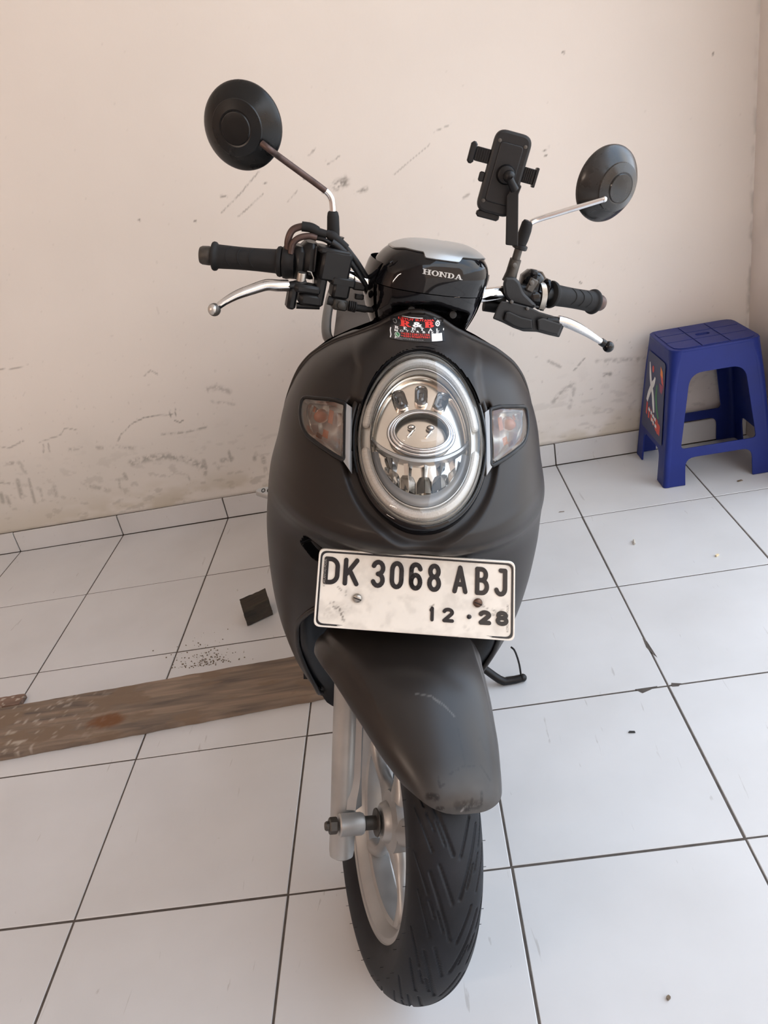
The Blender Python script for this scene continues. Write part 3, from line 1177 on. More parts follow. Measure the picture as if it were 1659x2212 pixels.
def scrap(name, px, size, mat, label, cat, rot=0.0, kind='flake'):
    P = at(*px, 2, 0)
    b = MB()
    if kind == 'flake':
        poly = round_poly([(-size[0], -size[1]), (size[0], -size[1] * .6), (size[0] * .8, size[1]), (-size[0] * .7, size[1] * .8)], min(size) * .4, 2)
        b.prism(poly, lambda u, v, h: (u, v, h + .05 * abs(u)), 0, size[2])
    else:
        b.tube([(-size[0], 0, size[1]), (-size[0] * .2, 0, size[1]), (size[0] * .1, 0.0, size[1] * 1.02), (size[0], 0, size[1])], [size[1] * .9, size[1], size[1] * .95, size[1] * .8], 10)
    o = b.build(name, mat, smooth=40)
    o.location = (P[0], P[1], 0.0004)
    o.rotation_euler = (0, 0, rot)
    tag(o, label, cat)
    return o


M['scrap_white'] = simple('dirty_white_scrap', (0.55, 0.52, 0.46), 0.7, noise=0.4, nscale=300)
M['scrap_brown'] = simple('brown_scrap', (0.16, 0.12, 0.08), 0.8, noise=0.3, nscale=200)
M['scrap_dark'] = simple('dark_scrap', (0.02, 0.02, 0.02), 0.7)
M['scrap_cream'] = simple('cream_crumb', (0.75, 0.62, 0.40), 0.7)
scrap('cigarette_butt', (1370, 1173), (.011, .0035), 'scrap_white', 'short grey stub lying on the tile in front of the stool', 'litter', 1.35, 'tube')
scrap('crumb', (1549, 1201), (.0055, .0035, .004), 'scrap_cream', 'tiny cream coloured crumb on the tile at the right', 'crumb', .4)
scrap('plastic_scrap', (1365, 1582), (.007, .003, .0012), 'scrap_dark', 'little black scrap on the tile right of the front fender', 'scrap', -.3)
scrap('dry_stalk', (1213, 1106), (.009, .0016, .001), 'scrap_brown', 'thin dry brown stalk on the tile behind the scooter', 'stalk', -.1)
scrap('dry_leaf', (1598, 1039), (.009, .005, .001), 'scrap_brown', 'small dry leaf flake on the tile between the stool feet', 'leaf', .1)
scrap('pebble', (1444, 2157), (.0032, .0028, .0035), 'scrap_brown', 'tiny brown pebble on the tile at the bottom right', 'pebble', .4)
# sawdust crumbs by the plank
b = MB()
for k in range(170):
    px = rnd.gauss(440, 38)
    py = 1480 - .14 * px - abs(rnd.gauss(0, 26)) + 22
    P = at(px, py, 2, 0)
    if P[1] < -.955 + (P[0] - .5) * .05 + .008:
        continue
    s_ = rnd.uniform(.0006, .0018)
    b.box((P[0], P[1], s_ * .5 + .0003), (s_ * 2, s_ * 1.4, s_), R=[[math.cos(k), -math.sin(k), 0], [math.sin(k), math.cos(k), 0], [0, 0, 1]])
tag(b.build('sawdust', 'scrap_brown', smooth=0, kind='stuff'), 'brown crumbs of wood scattered beside the long plank', 'sawdust')

# ------------------------------------------------------------------ blue plastic stool
SX, SY, SH = 2.452, -0.152, 0.432
stool = empty('plastic_stool', (SX, SY, 0.0008))
tag(stool, 'blue plastic stool with a square seat standing in the corner by the wall', 'stool')
TX, TY, BX, BY = .132, .118, .172, .150       # half sizes at the top and at the floor


def stool_face(kind):
    """outline in (u, z): the wall of one side, with its openings"""
    hu_t, hu_b = (TX, BX) if kind == 'front' else (TY, BY)
    ch_t, ch_b = .028, .016
    at_z = lambda z: hu_b + (hu_t - hu_b) * z / SH - (ch_b + (ch_t - ch_b) * (z / SH) ** 3)
    foot = .052
    ab = .090 if kind == 'front' else .105
    outer = [(-at_z(0), 0), (-at_z(0) + foot, 0), (-at_z(ab) + foot - .006, ab), (at_z(ab) - foot + .006, ab), (at_z(0) - foot, 0), (at_z(0), 0),
             (at_z(SH * .5), SH * .5), (at_z(SH - .004), SH - .004), (-at_z(SH - .004), SH - .004), (-at_z(SH * .5), SH * .5)]
    outer = round_poly(outer, [.001, .002, .03, .03, .002, .001, .02, .004, .004, .02], 5)
    res = [outer]
    if kind == 'front':
        z0, z1 = .122, .356
        res.append(round_poly([(-at_z(z0) + .030, z0), (at_z(z0) - .030, z0), (at_z(z1) - .036, z1), (-at_z(z1) + .036, z1)], [.014, .014, .040, .040], 7))
    return res


def face_map(kind, sgn, off=0.0):
    def f(u, z, h):
        if kind == 'front':
            y = -(BY + (TY - BY) * z / SH) - h - off
            return (u * sgn, y * sgn, z)
        x = -(BX + (TX - BX) * z / SH) - h - off
        return (x * sgn, -u * sgn, z)
    return f


for kind in ('front', 'side'):
    V, F = fill2d(stool_face(kind), .005, .0012)
    for sgn in (1, -1):
        b = MB()
        fm = face_map(kind, sgn)
        b.add([fm(u, z, h - .0025) for u, z, h in V], F)
        b.build({'front': 'open_panel', 'side': 'side_panel'}[kind], 'blue', stool, smooth=35, recalc=True)
# corner posts
for sx in (-1, 1):
    for sy in (-1, 1):
        G = []
        for z in np.r_[0, .004, np.linspace(.02, SH - .02, 12), SH - .006]:
            hx, hy = BX + (TX - BX) * z / SH, BY + (TY - BY) * z / SH
            ch = (.016 + .012 * (z / SH) ** 3) + .002
            cut = .55 + .45 * sstep(.30, .42, z)
            row = []
            for k in range(7):
                a = math.pi / 2 * k / 6
                ca, sa = math.cos(a), math.sin(a)
                fx = hx - ch + ch * (ca ** (cut + .0) if ca > 0 else 0)
                fy = hy - ch + ch * (sa ** (cut + .0) if sa > 0 else 0)
                row.append((fx * sx, fy * sy, z))
            for k in range(6, -1, -1):
                x_, y_, _ = row[k]
                row.append((x_ - sx * .005, y_ - sy * .005, z))
            G.append(row)
        b = MB()
        b.grid(G, closed_u=True)
        b.f.append(tuple(range(14)))
        b.build('leg', 'blue', stool, smooth=50, recalc=True)
# seat: a shallow cap with nine raised pads round a finger slot
b = MB()
cap = round_poly([(-TX - .001, -TY - .001), (TX + .001, -TY - .001), (TX + .001, TY + .001), (-TX - .001, TY + .001)], .034, 3)
slot = round_poly([(-.021, -.010), (.021, -.010), (.021, .010), (-.021, .010)], .010, 5)
V, F = fill2d([cap, slot], .010, .003)
b.add(V + np.array([0, 0, SH - .006]), F)
seat = b.build('seat', 'blue', stool, smooth=35)
for i in range(3):
    for j in range(3):
        wx, wy = TX * 2 * .93 / 3, TY * 2 * .93 / 3
        cx, cy = (i - 1) * wx, (j - 1) * wy
        q = [(cx - wx / 2 + .0018, cy - wy / 2 + .0018), (cx + wx / 2 - .0018, cy - wy / 2 + .0018), (cx + wx / 2 - .0018, cy + wy / 2 - .0018), (cx - wx / 2 + .0018, cy + wy / 2 - .0018)]
        rr = [.001] * 4
        for k, (a_, c_) in enumerate(((0, 0), (2, 0), (2, 2), (0, 2))):
            if (i, j) == (a_, c_):
                rr[k] = .032
        V, F = fill2d([round_poly(q, rr, 3)] + ([slot] if (i, j) == (1, 1) else []), .003, .001)
        b = MB()
        b.add(V + np.array([0, 0, SH - .0002]), F)
        b.build('seat_pad', 'blue', seat, smooth=35)
# printed label on the left side
fm = face_map('side', 1, .0026)
lab = MB()
lab_out = round_poly([(-.104, .125), (.104, .125), (.082, .385), (-.082, .385)], .014, 4)
V, F = fill2d([lab_out], 0)
lab.add([fm(u, z, .0003) for u, z, h in V], F)
label_o = lab.build('label', 'blue_label', stool, smooth=0)
label_o['label'] = 'navy printed label with a bright logo'


def decal(name, mat, polys, h=.0008, smooth_it=True):
    d = MB()
    for P in polys:
        V, F = fill2d([P], 0)
        d.add([fm(u, z, h) for u, z, _ in V], F)
    return d.build(name, mat, label_o, smooth=0)


# u runs towards the front edge of the stool; the wall is at +u in face_map('side', 1) mirrored, so front = -u*-1
def F_(f, z):
    """f: 0 at the wall edge of the label, 1 at the front edge"""
    return ((f - .5) * .176, z)


def blob(pts, w_, n=26):
    Q = smooth_path([F_(*p) for p in pts], n)
    Tn = np.gradient(Q, axis=0)
    Tn /= np.linalg.norm(Tn, axis=1)[:, None]
    N2 = np.stack([-Tn[:, 1], Tn[:, 0]], 1)
    ws = np.interp(np.linspace(0, 1, n), np.linspace(0, 1, len(w_)), w_)
    L = [tuple(q + nn * ww) for q, nn, ww in zip(Q, N2, ws)]
    Rr = [tuple(q - nn * ww) for q, nn, ww in zip(Q, N2, ws)]
    return L + Rr[::-1]


decal('logo_letter', 'white', [blob([(.16, .352), (.22, .318), (.30, .288), (.42, .262), (.52, .222), (.56, .205)], [.003, .008, .009, .009, .010, .007]),
                              blob([(.50, .318), (.45, .300), (.34, .280), (.22, .250), (.14, .222)], [.004, .011, .010, .010, .007])])
decal('logo_stroke', 'green', [blob([(.62, .300), (.62, .262), (.70, .225), (.82, .200)], [.005, .008, .008, .006])], .0007)
decal('logo_dot', 'redorange', [[(F_(.36, .338)[0] + .009 * math.cos(t), .338 + .011 * math.sin(t)) for t in np.linspace(0, 2 * math.pi, 18)[:-1]]])
decal('logo_patch', 'orange', [[F_(.74, .366), F_(.86, .354), F_(.90, .335), F_(.76, .340)]])
decal('logo_patch', 'redorange', [[F_(.76, .340), F_(.90, .335), F_(.96, .312), F_(.84, .318)]])
decal('logo_patch', 'magenta', [[F_(.74, .312), F_(.96, .312), F_(.90, .285), F_(.80, .288)]])
rp = random.Random(5)
polys = []
for k in range(12):
    f0 = .12 + .068 * k
    zc = .198 - .030 * (k / 11)
    polys.append([F_(f0, zc - .015 - rp.uniform(0, .007)), F_(f0 + .075, zc - .018 - rp.uniform(0, .006)), F_(f0 + .080, zc + .010 + rp.uniform(0, .010)), F_(f0 + .01, zc + .014 + rp.uniform(0, .008))])
decal('logo_band', 'redorange', polys[::2] + [polys[9], polys[11]], .0006)
polys = [[F_(f0, z0), F_(f0 + w_, z0 - .002), F_(f0 + w_, z0 + h_ - .002), F_(f0, z0 + h_)] for f0, z0, w_, h_ in ((.26, .196, .10, .010), (.40, .192, .07, .011), (.50, .188, .10, .010), (.62, .184, .08, .011), (.46, .172, .08, .011), (.56, .168, .06, .011), (.66, .165, .10, .010))]
decal('logo_lettering', 'white', polys, .0010)

# =================================================================== THE SCOOTER
scooter = empty('motor_scooter', BO, BR)
tag(scooter, 'matte dark grey motor scooter facing forward, leaning on its side stand', 'scooter')


def w2b(p):
    return BR.T @ (np.asarray(p, float) - BO)


# ------------------------------------------------------------------ front cover surface
ZT = [.957, .945, .93, .919, .8365, .754, .740, .728, .712, .695, .675, .65, .60, .55, .45, .35, .28, .22]
YC = [.268, .242, .213, .190, .095, .000, -.012, -.014, -.004, .020, .048, .066, .082, .095, .135, .195, .235, .265]
ZE = [.957, .950, .945, .933, .926, .918, .910, .903, .893, .88, .86, .84, .80, .76, .71, .66, .61, .56, .50, .43, .36, .30, .25, .22]
XE = [.010, .028, .037, .056, .070, .086, .104, .119, .135, .152, .168, .179, .194, .202, .214, .219, .2215, .220, .215, .205, .190, .172, .148, .126]
YE = [.268, .270, .271, .275, .279, .284, .288, .290, .292, .294, .295, .294, .290, .288, .285, .285, .285, .285, .285, .290, .300, .310, .315, .320]
HC = np.array([.0035, .095, .8365])
HV = np.array([0, .755, .656])
HN = np.array([0, -.656, .755])
HA, HB = .0830, .1265


def shell_y(x, z, disp=True):
    x = np.asarray(x, float)
    z = np.asarray(z, float)
    yc = pchip(ZT, YC, z)
    ye = pchip(ZE, YE, z)
    xe = pchip(ZE, XE, z)
    u = np.clip(np.abs(x) / xe, 0, 1)
    y = yc + (ye - yc) * (1 - np.sqrt(np.maximum(1 - u ** 2.15, 0)))
    if disp:
        v = (y - HC[1]) * HV[1] + (z - HC[2]) * HV[2]
        e = np.sqrt(((x - HC[0]) / (HA + .004)) ** 2 + (v / (HB + .004)) ** 2)
        # raised neck above the lamp, trough round its lower half
        nw = np.interp(z, [.85, .864, .898, .923, .96], [.088, .087, .082, .092, .085])
        up = sstep(.850, .872, z)
        neck = .0150 * up * (1 - sstep(-.009, .008, np.abs(x) - nw))
        tr = .013 * (1 - sstep(1.155, 1.225, e)) * (1 - up)
        y = y - neck + tr + .002 * (1 - up)
    return y


def shell_n(x, z):
    d = 1e-3
    fx = (shell_y(x + d, z, False) - shell_y(x - d, z, False)) / (2 * d)
    fz = (shell_y(x, z + d, False) - shell_y(x, z - d, False)) / (2 * d)
    return unit([float(fx), -1.0, float(fz)])


def on_shell(x, z, h=0.0, disp=True):
    return np.array([x, float(shell_y(x, z, disp)), z]) + shell_n(x, z) * h


def shell_px(px, py):
    y = .15
    for _ in range(40):
        p = bl(px, py, y)
        y = .5 * y + .5 * float(shell_y(p[0], np.clip(p[2], .23, .955)))
    return bl(px, py, y)[[0, 2]]


def in_poly(x, z, P):
    P = np.asarray(P)
    inside = np.zeros(x.shape, bool)
    j = len(P) - 1
    for i in range(len(P)):
        c = ((P[i, 1] > z) != (P[j, 1] > z)) & (x < (P[j, 0] - P[i, 0]) * (z - P[i, 1]) / (P[j, 1] - P[i, 1] + 1e-15) + P[i, 0])
        inside ^= c
        j = i
    return inside


SIG_PX = [(655, 866), (662, 859), (722, 865), (746, 873), (745, 986), (706, 970), (660, 934), (651, 898)]
SIG = np.array([shell_px(*q) for q in SIG_PX])          # lens outline, picture-left; mirrored for the other
SIG_R = np.array(round_poly(SIG, [.004, .004, .004, .003, .004, .012, .014, .010], 4))
TRIM_PX = [(747, 873), (760, 876), (757, 1005), (745, 988)]
TRIM = np.array([shell_px(*q) for q in TRIM_PX])
SLOT = np.array(round_poly([shell_px(*q) for q in ((649, 1172), (660, 1156), (690, 1180), (704, 1196), (696, 1216), (676, 1206))], .006, 4))

ARCH = [(0, .575), (.100, .565), (.132, .535), (.150, .507), (.163, .475), (.166, .44), (.165, .39), (.153, .325), (.138, .268), (.128, .215)]
ARCH_S = smooth_path(ARCH, 60)

zz = np.concatenate([np.linspace(.957, .60, 250), np.linspace(.598, .22, 170)])
tt = np.linspace(-1, 1, 231)
PHI = np.sin(tt * math.pi / 2)
xe_ = pchip(ZE, XE, zz)
SXg = xe_[:, None] * PHI[None, :]
SZg = np.repeat(zz[:, None], len(tt), 1)
SYg = shell_y(SXg, SZg)
G = np.stack([SXg, SYg, SZg], -1)
# edge lips turning back
lipL, lipR = [], []
for k in range(1, 5):
    yy = .010 * k
    lipL.append(np.stack([G[:, 0, 0] * (1 - .012 * k), G[:, 0, 1] + yy, SZg[:, 0]], -1))
    lipR.append(np.stack([G[:, -1, 0] * (1 - .012 * k), G[:, -1, 1] + yy, SZg[:, 0]], -1))
G = np.concatenate([np.stack(lipL[::-1], 1), G, np.stack(lipR, 1)], 1)
GXs, GYs, GZs = G[..., 0], G[..., 1], G[..., 2]
v_ = (GYs - HC[1]) * HV[1] + (GZs - HC[2]) * HV[2]
kill = (np.sqrt(((GXs - HC[0]) / (HA + .001)) ** 2 + (v_ / (HB + .001)) ** 2) < 1) & (GYs < .24)
front = np.zeros(GXs.shape, bool)
front[:, 4:-4] = True
for poly in (SIG_R, TRIM):
    kill |= in_poly(-np.abs(GXs), GZs, poly) & front
kill |= in_poly(GXs, GZs, SLOT) & front
kill |= (np.abs(GXs) < np.interp(GZs, ARCH_S[::-1, 1], ARCH_S[::-1, 0])) & (GZs < .575) & front
km = kill[:-1, :-1] | kill[1:, :-1] | kill[:-1, 1:] | kill[1:, 1:]
mb = MB()
mb.grid(G, ~km)
shell = mb.build('front_cover', 'matte', scooter, smooth=60)
# rolled lips
arch_r = np.array([on_shell(x, z, .001) for x, z in ARCH_S])
arch_l = arch_r * np.array([-1, 1, 1])
mb = MB()
mb.tube(np.r_[arch_l[::-1], arch_r[1:]], .0042, 8)
mb.build('wheel_arch_lip', 'matte', shell, smooth=60)
mb = MB()
zt = np.linspace(.957, .80, 60)
top = np.array([[float(pchip(ZE, XE, z)) if z < .957 else .004, float(pchip(ZE, YE, z)), z] for z in zt])
rt = np.interp(zt, [.80, .86, .957], [.0004, .0050, .0055])
mb.tube(np.r_[(top * [-1, 1, 1])[::-1], top] + np.array([0, .004, -.0015]), np.r_[rt[::-1], rt], 10)
mb.build('top_lip', 'matte', shell, smooth=60)


def ring_loft(mb, outline, fmap, levels, centre=None, close=True):
    P = np.asarray(outline, float)
    c = P.mean(0) if centre is None else np.asarray(centre, float)
    n = len(P)
    V = []
    for s_, h in levels:
        for q in P:
            w_ = c + (q - c) * s_
            V.append(fmap(w_[0], w_[1], h))
    F = []
    for i in range(len(levels) - 1):
        for k in range(n):
            k2 = (k + 1) % n
            F.append((i * n + k, i * n + k2, (i + 1) * n + k2, (i + 1) * n + k))
    if close:
        F.append(tuple((len(levels) - 1) * n + k for k in range(n)))
    mb.add(V, F)


def mirror_map(sgn):
    def f(x, z, h):
        p = on_shell(x, z, h, False)
        return np.array([p[0] * sgn, p[1], p[2]])
    return f


# ------------------------------------------------------------------ turn signals
for sgn in (1, -1):
    fm_ = mirror_map(sgn)
    sig = MB()
    ring_loft(sig, SIG_R, fm_, [(1.05, -.001), (1.02, -.006), (.95, -.016), (.8, -.024), (.5, -.028), (.2, -.029)])
    sig_o = sig.build('turn_signal', 'bowl', scooter, smooth=25)
    # stepped facets in the bowl
    fac = MB()
    zc, xc = SIG[:, 1].mean(), SIG[:, 0].mean()
    for k in range(4):
        fx = xc + .016 + .0085 * k
        fac.add([fm_(fx, zc + .030 - .003 * k, -.024 + .003 * k), fm_(fx + .0075, zc + .029 - .003 * k, -.014 + .003 * k), fm_(fx + .0075, zc - .033, -.014 + .003 * k), fm_(fx, zc - .030, -.024 + .003 * k)], [(0, 1, 2, 3)])
    fac.build('reflector_facet', 'bezel', sig_o, smooth=0, kind='stuff')
    bulb = MB()
    bc = fm_(xc - .010, zc + .006, -.015)
    bulb.ball(bc, (.0105, .010, .0085))
    bulb.lathe([(.0085, -.002), (.0085, .010)], bc, (0, 1, 0), 14)
    bulb.build('bulb', 'amber', sig_o, smooth=60)
    am = MB()
    for (x0, z0, x1, z1) in ((-.004, -.012, .004, -.004), (-.022, .006, -.018, .012), (.003, .004, .010, .018), (-.014, -.016, -.005, -.011)):
        am.add([fm_(xc + x0, zc + z0, -.012), fm_(xc + x1, zc + z0, -.012), fm_(xc + x1, zc + z1, -.014), fm_(xc + x0, zc + z1, -.014)], [(0, 1, 2, 3)])
    am.build('amber_reflection', 'amber', sig_o, smooth=0, kind='stuff')  # amber quads painted as the bulb's reflection in the bowl
    dm = MB()
    ring_loft(dm, SIG_R, fm_, [(.80, -.010), (.76, -.004), (.62, .000), (.40, .0012), (.15, .0014)], SIG.mean(0) + np.array([-.010, .006]))
    dm.build('inner_dome', 'lensring', sig_o, smooth=60, face=(0, -1, .3))
    ln = MB()
    ring_loft(ln, SIG_R, fm_, [(1.02, -.002), (1.0, .0025), (.9, .0042), (.7, .005), (.4, .0055), (.15, .0056)])
    ln.build('lens', 'glass', sig_o, smooth=60, face=(0, -1, .3))
    gk = MB()
    loop = np.array([fm_(q[0], q[1], .0015) for q in (SIG_R - SIG_R.mean(0)) * 1.03 + SIG_R.mean(0)])
    gk.tube(np.r_[loop, loop[:1]], .0031, 8, cap=False)
    gk.build('gasket', 'black', sig_o, smooth=60)
    tr = MB()
    ring_loft(tr, TRIM, fm_, [(1.06, -.006), (1.04, .0032), (.7, .0042), (.2, .0044)])
    tr.build('trim', 'frost', sig_o, smooth=30)

# slot at the left of the plate
mb = MB()
fm1 = lambda x, z, h: on_shell(x, z, h)
ring_loft(mb, SLOT, fm1, [(1.08, .0005), (1.0, -.004), (.92, -.014), (.6, -.020), (.2, -.022)])
mb.build('air_slot', 'gloss_black', scooter, smooth=40)

# ------------------------------------------------------------------ headlight


def hs(u, v, h):
    return HC + np.array([u, 0, 0]) + HV * v + HN * (h - .015 * (u / HA) ** 2)


def ell(a, b, n=72, a0=0, a1=360, cu=0, cv=0):
    return [(cu + a * math.cos(math.radians(a0 + (a1 - a0) * k / n)), cv + b * math.sin(math.radians(a0 + (a1 - a0) * k / n))) for k in range(n + (0 if abs(a1 - a0) == 360 else 1))]


mb = MB()
E1 = ell(HA + .003, HB + .003, 96)
ring_loft(mb, E1, hs, [(1.045, -.012), (1.045, .001), (1.03, .005), (1.0, .006), (.985, .004), (.975, -.004)], (0, 0), close=False)
head = mb.build('headlight', 'gloss_black', scooter, smooth=50)
mb = MB()
lip_ = np.array([hs(u, v, -.0005) for u, v in ell((HA + .003) * 1.085, (HB + .003) * 1.065, 80, -8, 188)])
mb.tube(lip_, .0042, 10)
mb.build('lamp_lip', 'matte', shell, smooth=60)
# silver outer rim
mb = MB()
E0 = ell(HA, HB, 96)
ring_loft(mb, E0, hs, [(1.0, -.002), (.985, .000), (.965, -.0015), (.955, -.008), (.825, -.009), (.815, -.003), (.80, -.003), (.79, -.014)], (0, 0), close=False)
mb.build('bezel', 'bezel', head, smooth=40)
# reflector bowl behind everything
mb = MB()
ring_loft(mb, E0, hs, [(.90, -.010), (.80, -.012), (.78, -.019), (.755, -.020), (.75, -.016), (.735, -.016), (.73, -.023), (.70, -.023), (.60, -.024), (.40, -.0215), (.15, -.021)], (0, .010))
mb.build('reflector', 'reflector', head, smooth=35)
# ribbed light guides: upper and lower arcs
for a0, a1 in ((8, 172), (187, 353)):
    mb = MB()
    nn = 260
    seg = 10
    V = []
    for i in range(nn + 1):
        an = math.radians(a0 + (a1 - a0) * i / nn)
        c_ = np.array([HA * .885 * math.cos(an), HB * .885 * math.sin(an)])
        d_ = unit([math.cos(an) / HA, math.sin(an) / HB])
        endk = math.sqrt(max(0, 1 - max(0, 1 - min(i, nn - i) / 6) ** 2))
        r_ = (.0058 + (.00035 if i % 2 else 0)) * (endk * .98 + .02)
        for k in range(seg):
            t_ = 2 * math.pi * k / seg
            q = c_ + d_ * r_ * math.cos(t_)
            V.append(hs(q[0], q[1], -.004 + r_ * math.sin(t_)))
    F = [(i * seg + k, i * seg + (k + 1) % seg, (i + 1) * seg + (k + 1) % seg, (i + 1) * seg + k) for i in range(nn) for k in range(seg)]
    F += [tuple(range(seg)), tuple(nn * seg + k for k in range(seg))]
    mb.add(V, F)
    mb.build('light_guide', 'lamp_white', head, smooth=0)
mb = MB()
for k_ in (.800, .955):  # thin dark rings drawn as shade along both sides of the light guides
    loop = np.array([hs(u, v, -.0035) for u, v in ell(HA * k_, HB * k_, 90)])
    mb = MB()
    mb.tube(np.r_[loop, loop[:1]], .0009, 6, cap=False)
    mb.build('shadow_line', 'led_dark', head, smooth=60)
# projector: oval dome in stepped rings
PU, PV = 0.001, .010
mb = MB()
for sc_, h_, r_ in ((1.0, -.010, .0022), (.92, -.0075, .0018), (1.10, -.0135, .0025)):
    loop = np.array([hs(u, v, h_) for u, v in ell(.0395 * sc_, .0300 * sc_, 60, cu=PU, cv=PV)])
    mb.tube(np.r_[loop, loop[:1]], r_, 8, cap=False)
mb.build('projector_ring', 'chrome', head, smooth=60)
mb = MB()
ring_loft(mb, ell(.043, .0335, 60, cu=PU, cv=PV), hs, [(1.0, -.022), (1.0, -.014), (.95, -.013)], (PU, PV), close=False)
mb.build('projector_bezel', 'frost', head, smooth=40)
mb = MB()
ring_loft(mb, ell(.036, .027, 60, cu=PU, cv=PV), hs, [(1.0, -.012), (.98, -.019), (.6, -.0195), (.2, -.0195)], (PU, PV))
mb.build('projector_bowl', 'reflector', head, smooth=30)
for du in (-.013, .012):
    mb = MB()
    mb.ball(hs(PU + du, PV + .009, -.016), (.0055, .004, .004))
    mb.tube([hs(PU + du - .006, PV - .004, -.0185), hs(PU + du - .001, PV + .001, -.017), hs(PU + du + .002, PV + .006, -.0175)], .0012, 6)
    mb.build('projector_led', 'bright_reflector', head, smooth=50)
mb = MB()
ring_loft(mb, ell(.036, .027, 60, cu=PU, cv=PV), hs, [(1.0, -.0075), (.9, -.0045), (.7, -.0015), (.4, .0005), (.12, .001)], (PU, PV))
mb.build('projector_lens', 'glass', head, smooth=60, face=(0, -1, .3))
# three capsule windows above
for cu_, cv_, rot in ((-.0275, .061, 17), (.001, .068, 0), (.0275, .061, -19)):
    c_, s_ = math.cos(math.radians(rot)), math.sin(math.radians(rot))
    cap_ = round_poly([(-.0070, -.0130), (.0070, -.0130), (.0070, .0130), (-.0070, .0130)], .0070, 6)
    out = np.array([(cu_ + c_ * a - s_ * b_, cv_ + s_ * a + c_ * b_) for a, b_ in cap_])
    mb = MB()
    ring_loft(mb, out, hs, [(1.30, -.023), (1.26, -.0165), (1.12, -.0155), (1.0, -.018)], close=False)
    so = mb.build('led_window', 'bright_reflector', head, smooth=40)
    so['label'] = 'capsule shaped dark led window with a bright rim'
    mb = MB()
    ring_loft(mb, out, hs, [(1.04, -.0175), (.8, -.0165), (.5, -.0175), (.25, -.016)])
    mb.build('led_glass', 'led_dark', head, smooth=20)
# lower half: a curved tier with vertical facets, a frosted crescent and dark slits
mb = MB()
nf = 9
us = np.linspace(-.047, .047, nf + 1)
for k in range(nf):
    um = (us[k] + us[k + 1]) / 2
    for r0, r1, hh0, hh1 in ((0.0, .5, -.020, -.023), (.5, 1.0, -.0215, -.016)):
        def vv(u, r):
            vt = -.020 - .006 * (1 - (u / .06) ** 2)
            vb = -.071 * math.sqrt(max(0, 1 - (u / .056) ** 2)) - .006
            return vt + (vb - vt) * r
        tl = .003 * ((k % 2) * 2 - 1)
        mb.add([hs(us[k] + .0004, vv(us[k], r0), hh0 + tl), hs(us[k + 1] - .0004, vv(us[k + 1], r0), hh0 - tl), hs(us[k + 1] - .0004, vv(us[k + 1], r1), hh1 - tl), hs(us[k] + .0004, vv(us[k], r1), hh1 + tl)], [(0, 1, 2, 3)])
mb.build('facet_reflector', 'bright_reflector', head, smooth=0, kind='stuff')
mb = MB()
n_ = 48
rows = []
for i in range(n_ + 1):
    an = math.radians(190 + 160 * i / n_)
    w_ = .55 + .45 * math.sin(math.pi * i / n_)
    row = []
    for r_ in np.linspace(0, 1, 5):
        a_ = .056 + (.0115) * r_ * 1.0
        b_ = .076 + .018 * r_ * w_
        row.append(hs(a_ * math.cos(an), b_ * math.sin(an) - .003, -.0155 + .004 * math.sin(math.pi * r_)))
    rows.append(row)
mb.grid(rows)
mb.build('frosted_band', 'frost', head, smooth=50)
mb = MB()
rows = []
for i in range(61):
    an = math.radians(188 + 164 * i / 60)
    row = []
    for r_ in (0, 1):
        row.append(hs((.0625 + .0052 * r_) * math.cos(an), (.0925 + .011 * r_ * (1.0 if 12 < i < 52 else .6)) * math.sin(an) - .003, -.0185 + .0 * r_))
    rows.append(row)
mb.grid(rows)
mb.build('dark_slit', 'led_dark', head, smooth=0)
# brow over the lower tier
mb = MB()
rows = []
for i in range(41):
    u = -.064 + .128 * i / 40
    vt = .004 - .034 * (1 - (u / .064) ** 2) ** .8
    rows.append([hs(u, vt + .004, -.016), hs(u, vt, -.011), hs(u, vt - .004, -.012), hs(u, vt - .005, -.022)])
mb.grid(rows)
mb.build('brow', 'silver', head, smooth=50)
# clear outer lens
mb = MB()
ring_loft(mb, E0, hs, [(.995, .003), (.96, .0075), (.88, .011), (.7, .0155), (.5, .018), (.3, .0195), (.1, .020)], (0, 0))
mb.build('lens', 'glass', head, smooth=80, face=(0, -1, .3))
mb = MB()
ring_loft(mb, E0, hs, [(.992, .0025), (.985, .0060), (.965, .0078), (.955, .0050)], (0, 0), close=False)
mb.build('lens_rim', 'lensring', head, smooth=60, face=(0, -1, .3))

# ------------------------------------------------------------------ rental sticker on the neck
zb, zt_ = shell_px(903, 739)[1], min(shell_px(902, 688)[1], .9535)
x0s, x1s = shell_px(843, 722)[0], shell_px(960, 722)[0]


def stick(a, b_, h=0.0):
    x = x0s + (x1s - x0s) * a
    z = zb + (zt_ - zb) * b_
    return np.array([x, float(shell_y(x, z)), z]) + np.array([0, -.66, .75]) * (.0006 + h)


mb = MB()
mb.grid([[stick(a, b_) for a in np.linspace(0, 1, 40)] for b_ in np.linspace(0, 1, 20)])
sticker = mb.build('rental_sticker', 'sticker', scooter, smooth=60)
sticker['label'] = 'black rental sticker with red and white lettering'


def stick_slab(text, cells, hgt, b0, mat, T_=.24, name='sticker_lettering', drop=0.0):
    d = MB()
    for ch, (a0, a1) in zip(text, cells):
        w_, polys = slab(ch, T=T_, t=.13)
        am_ = (a0 + a1) / 2
        for P in polys:
            d.add([stick(a0 + (a1 - a0) * u / w_, b0 - drop * ((am_ - .48) * 2) ** 2 + hgt * v, .0004) for u, v in P], [tuple(range(len(P)))])
    return d.build(name, mat, sticker, smooth=0)


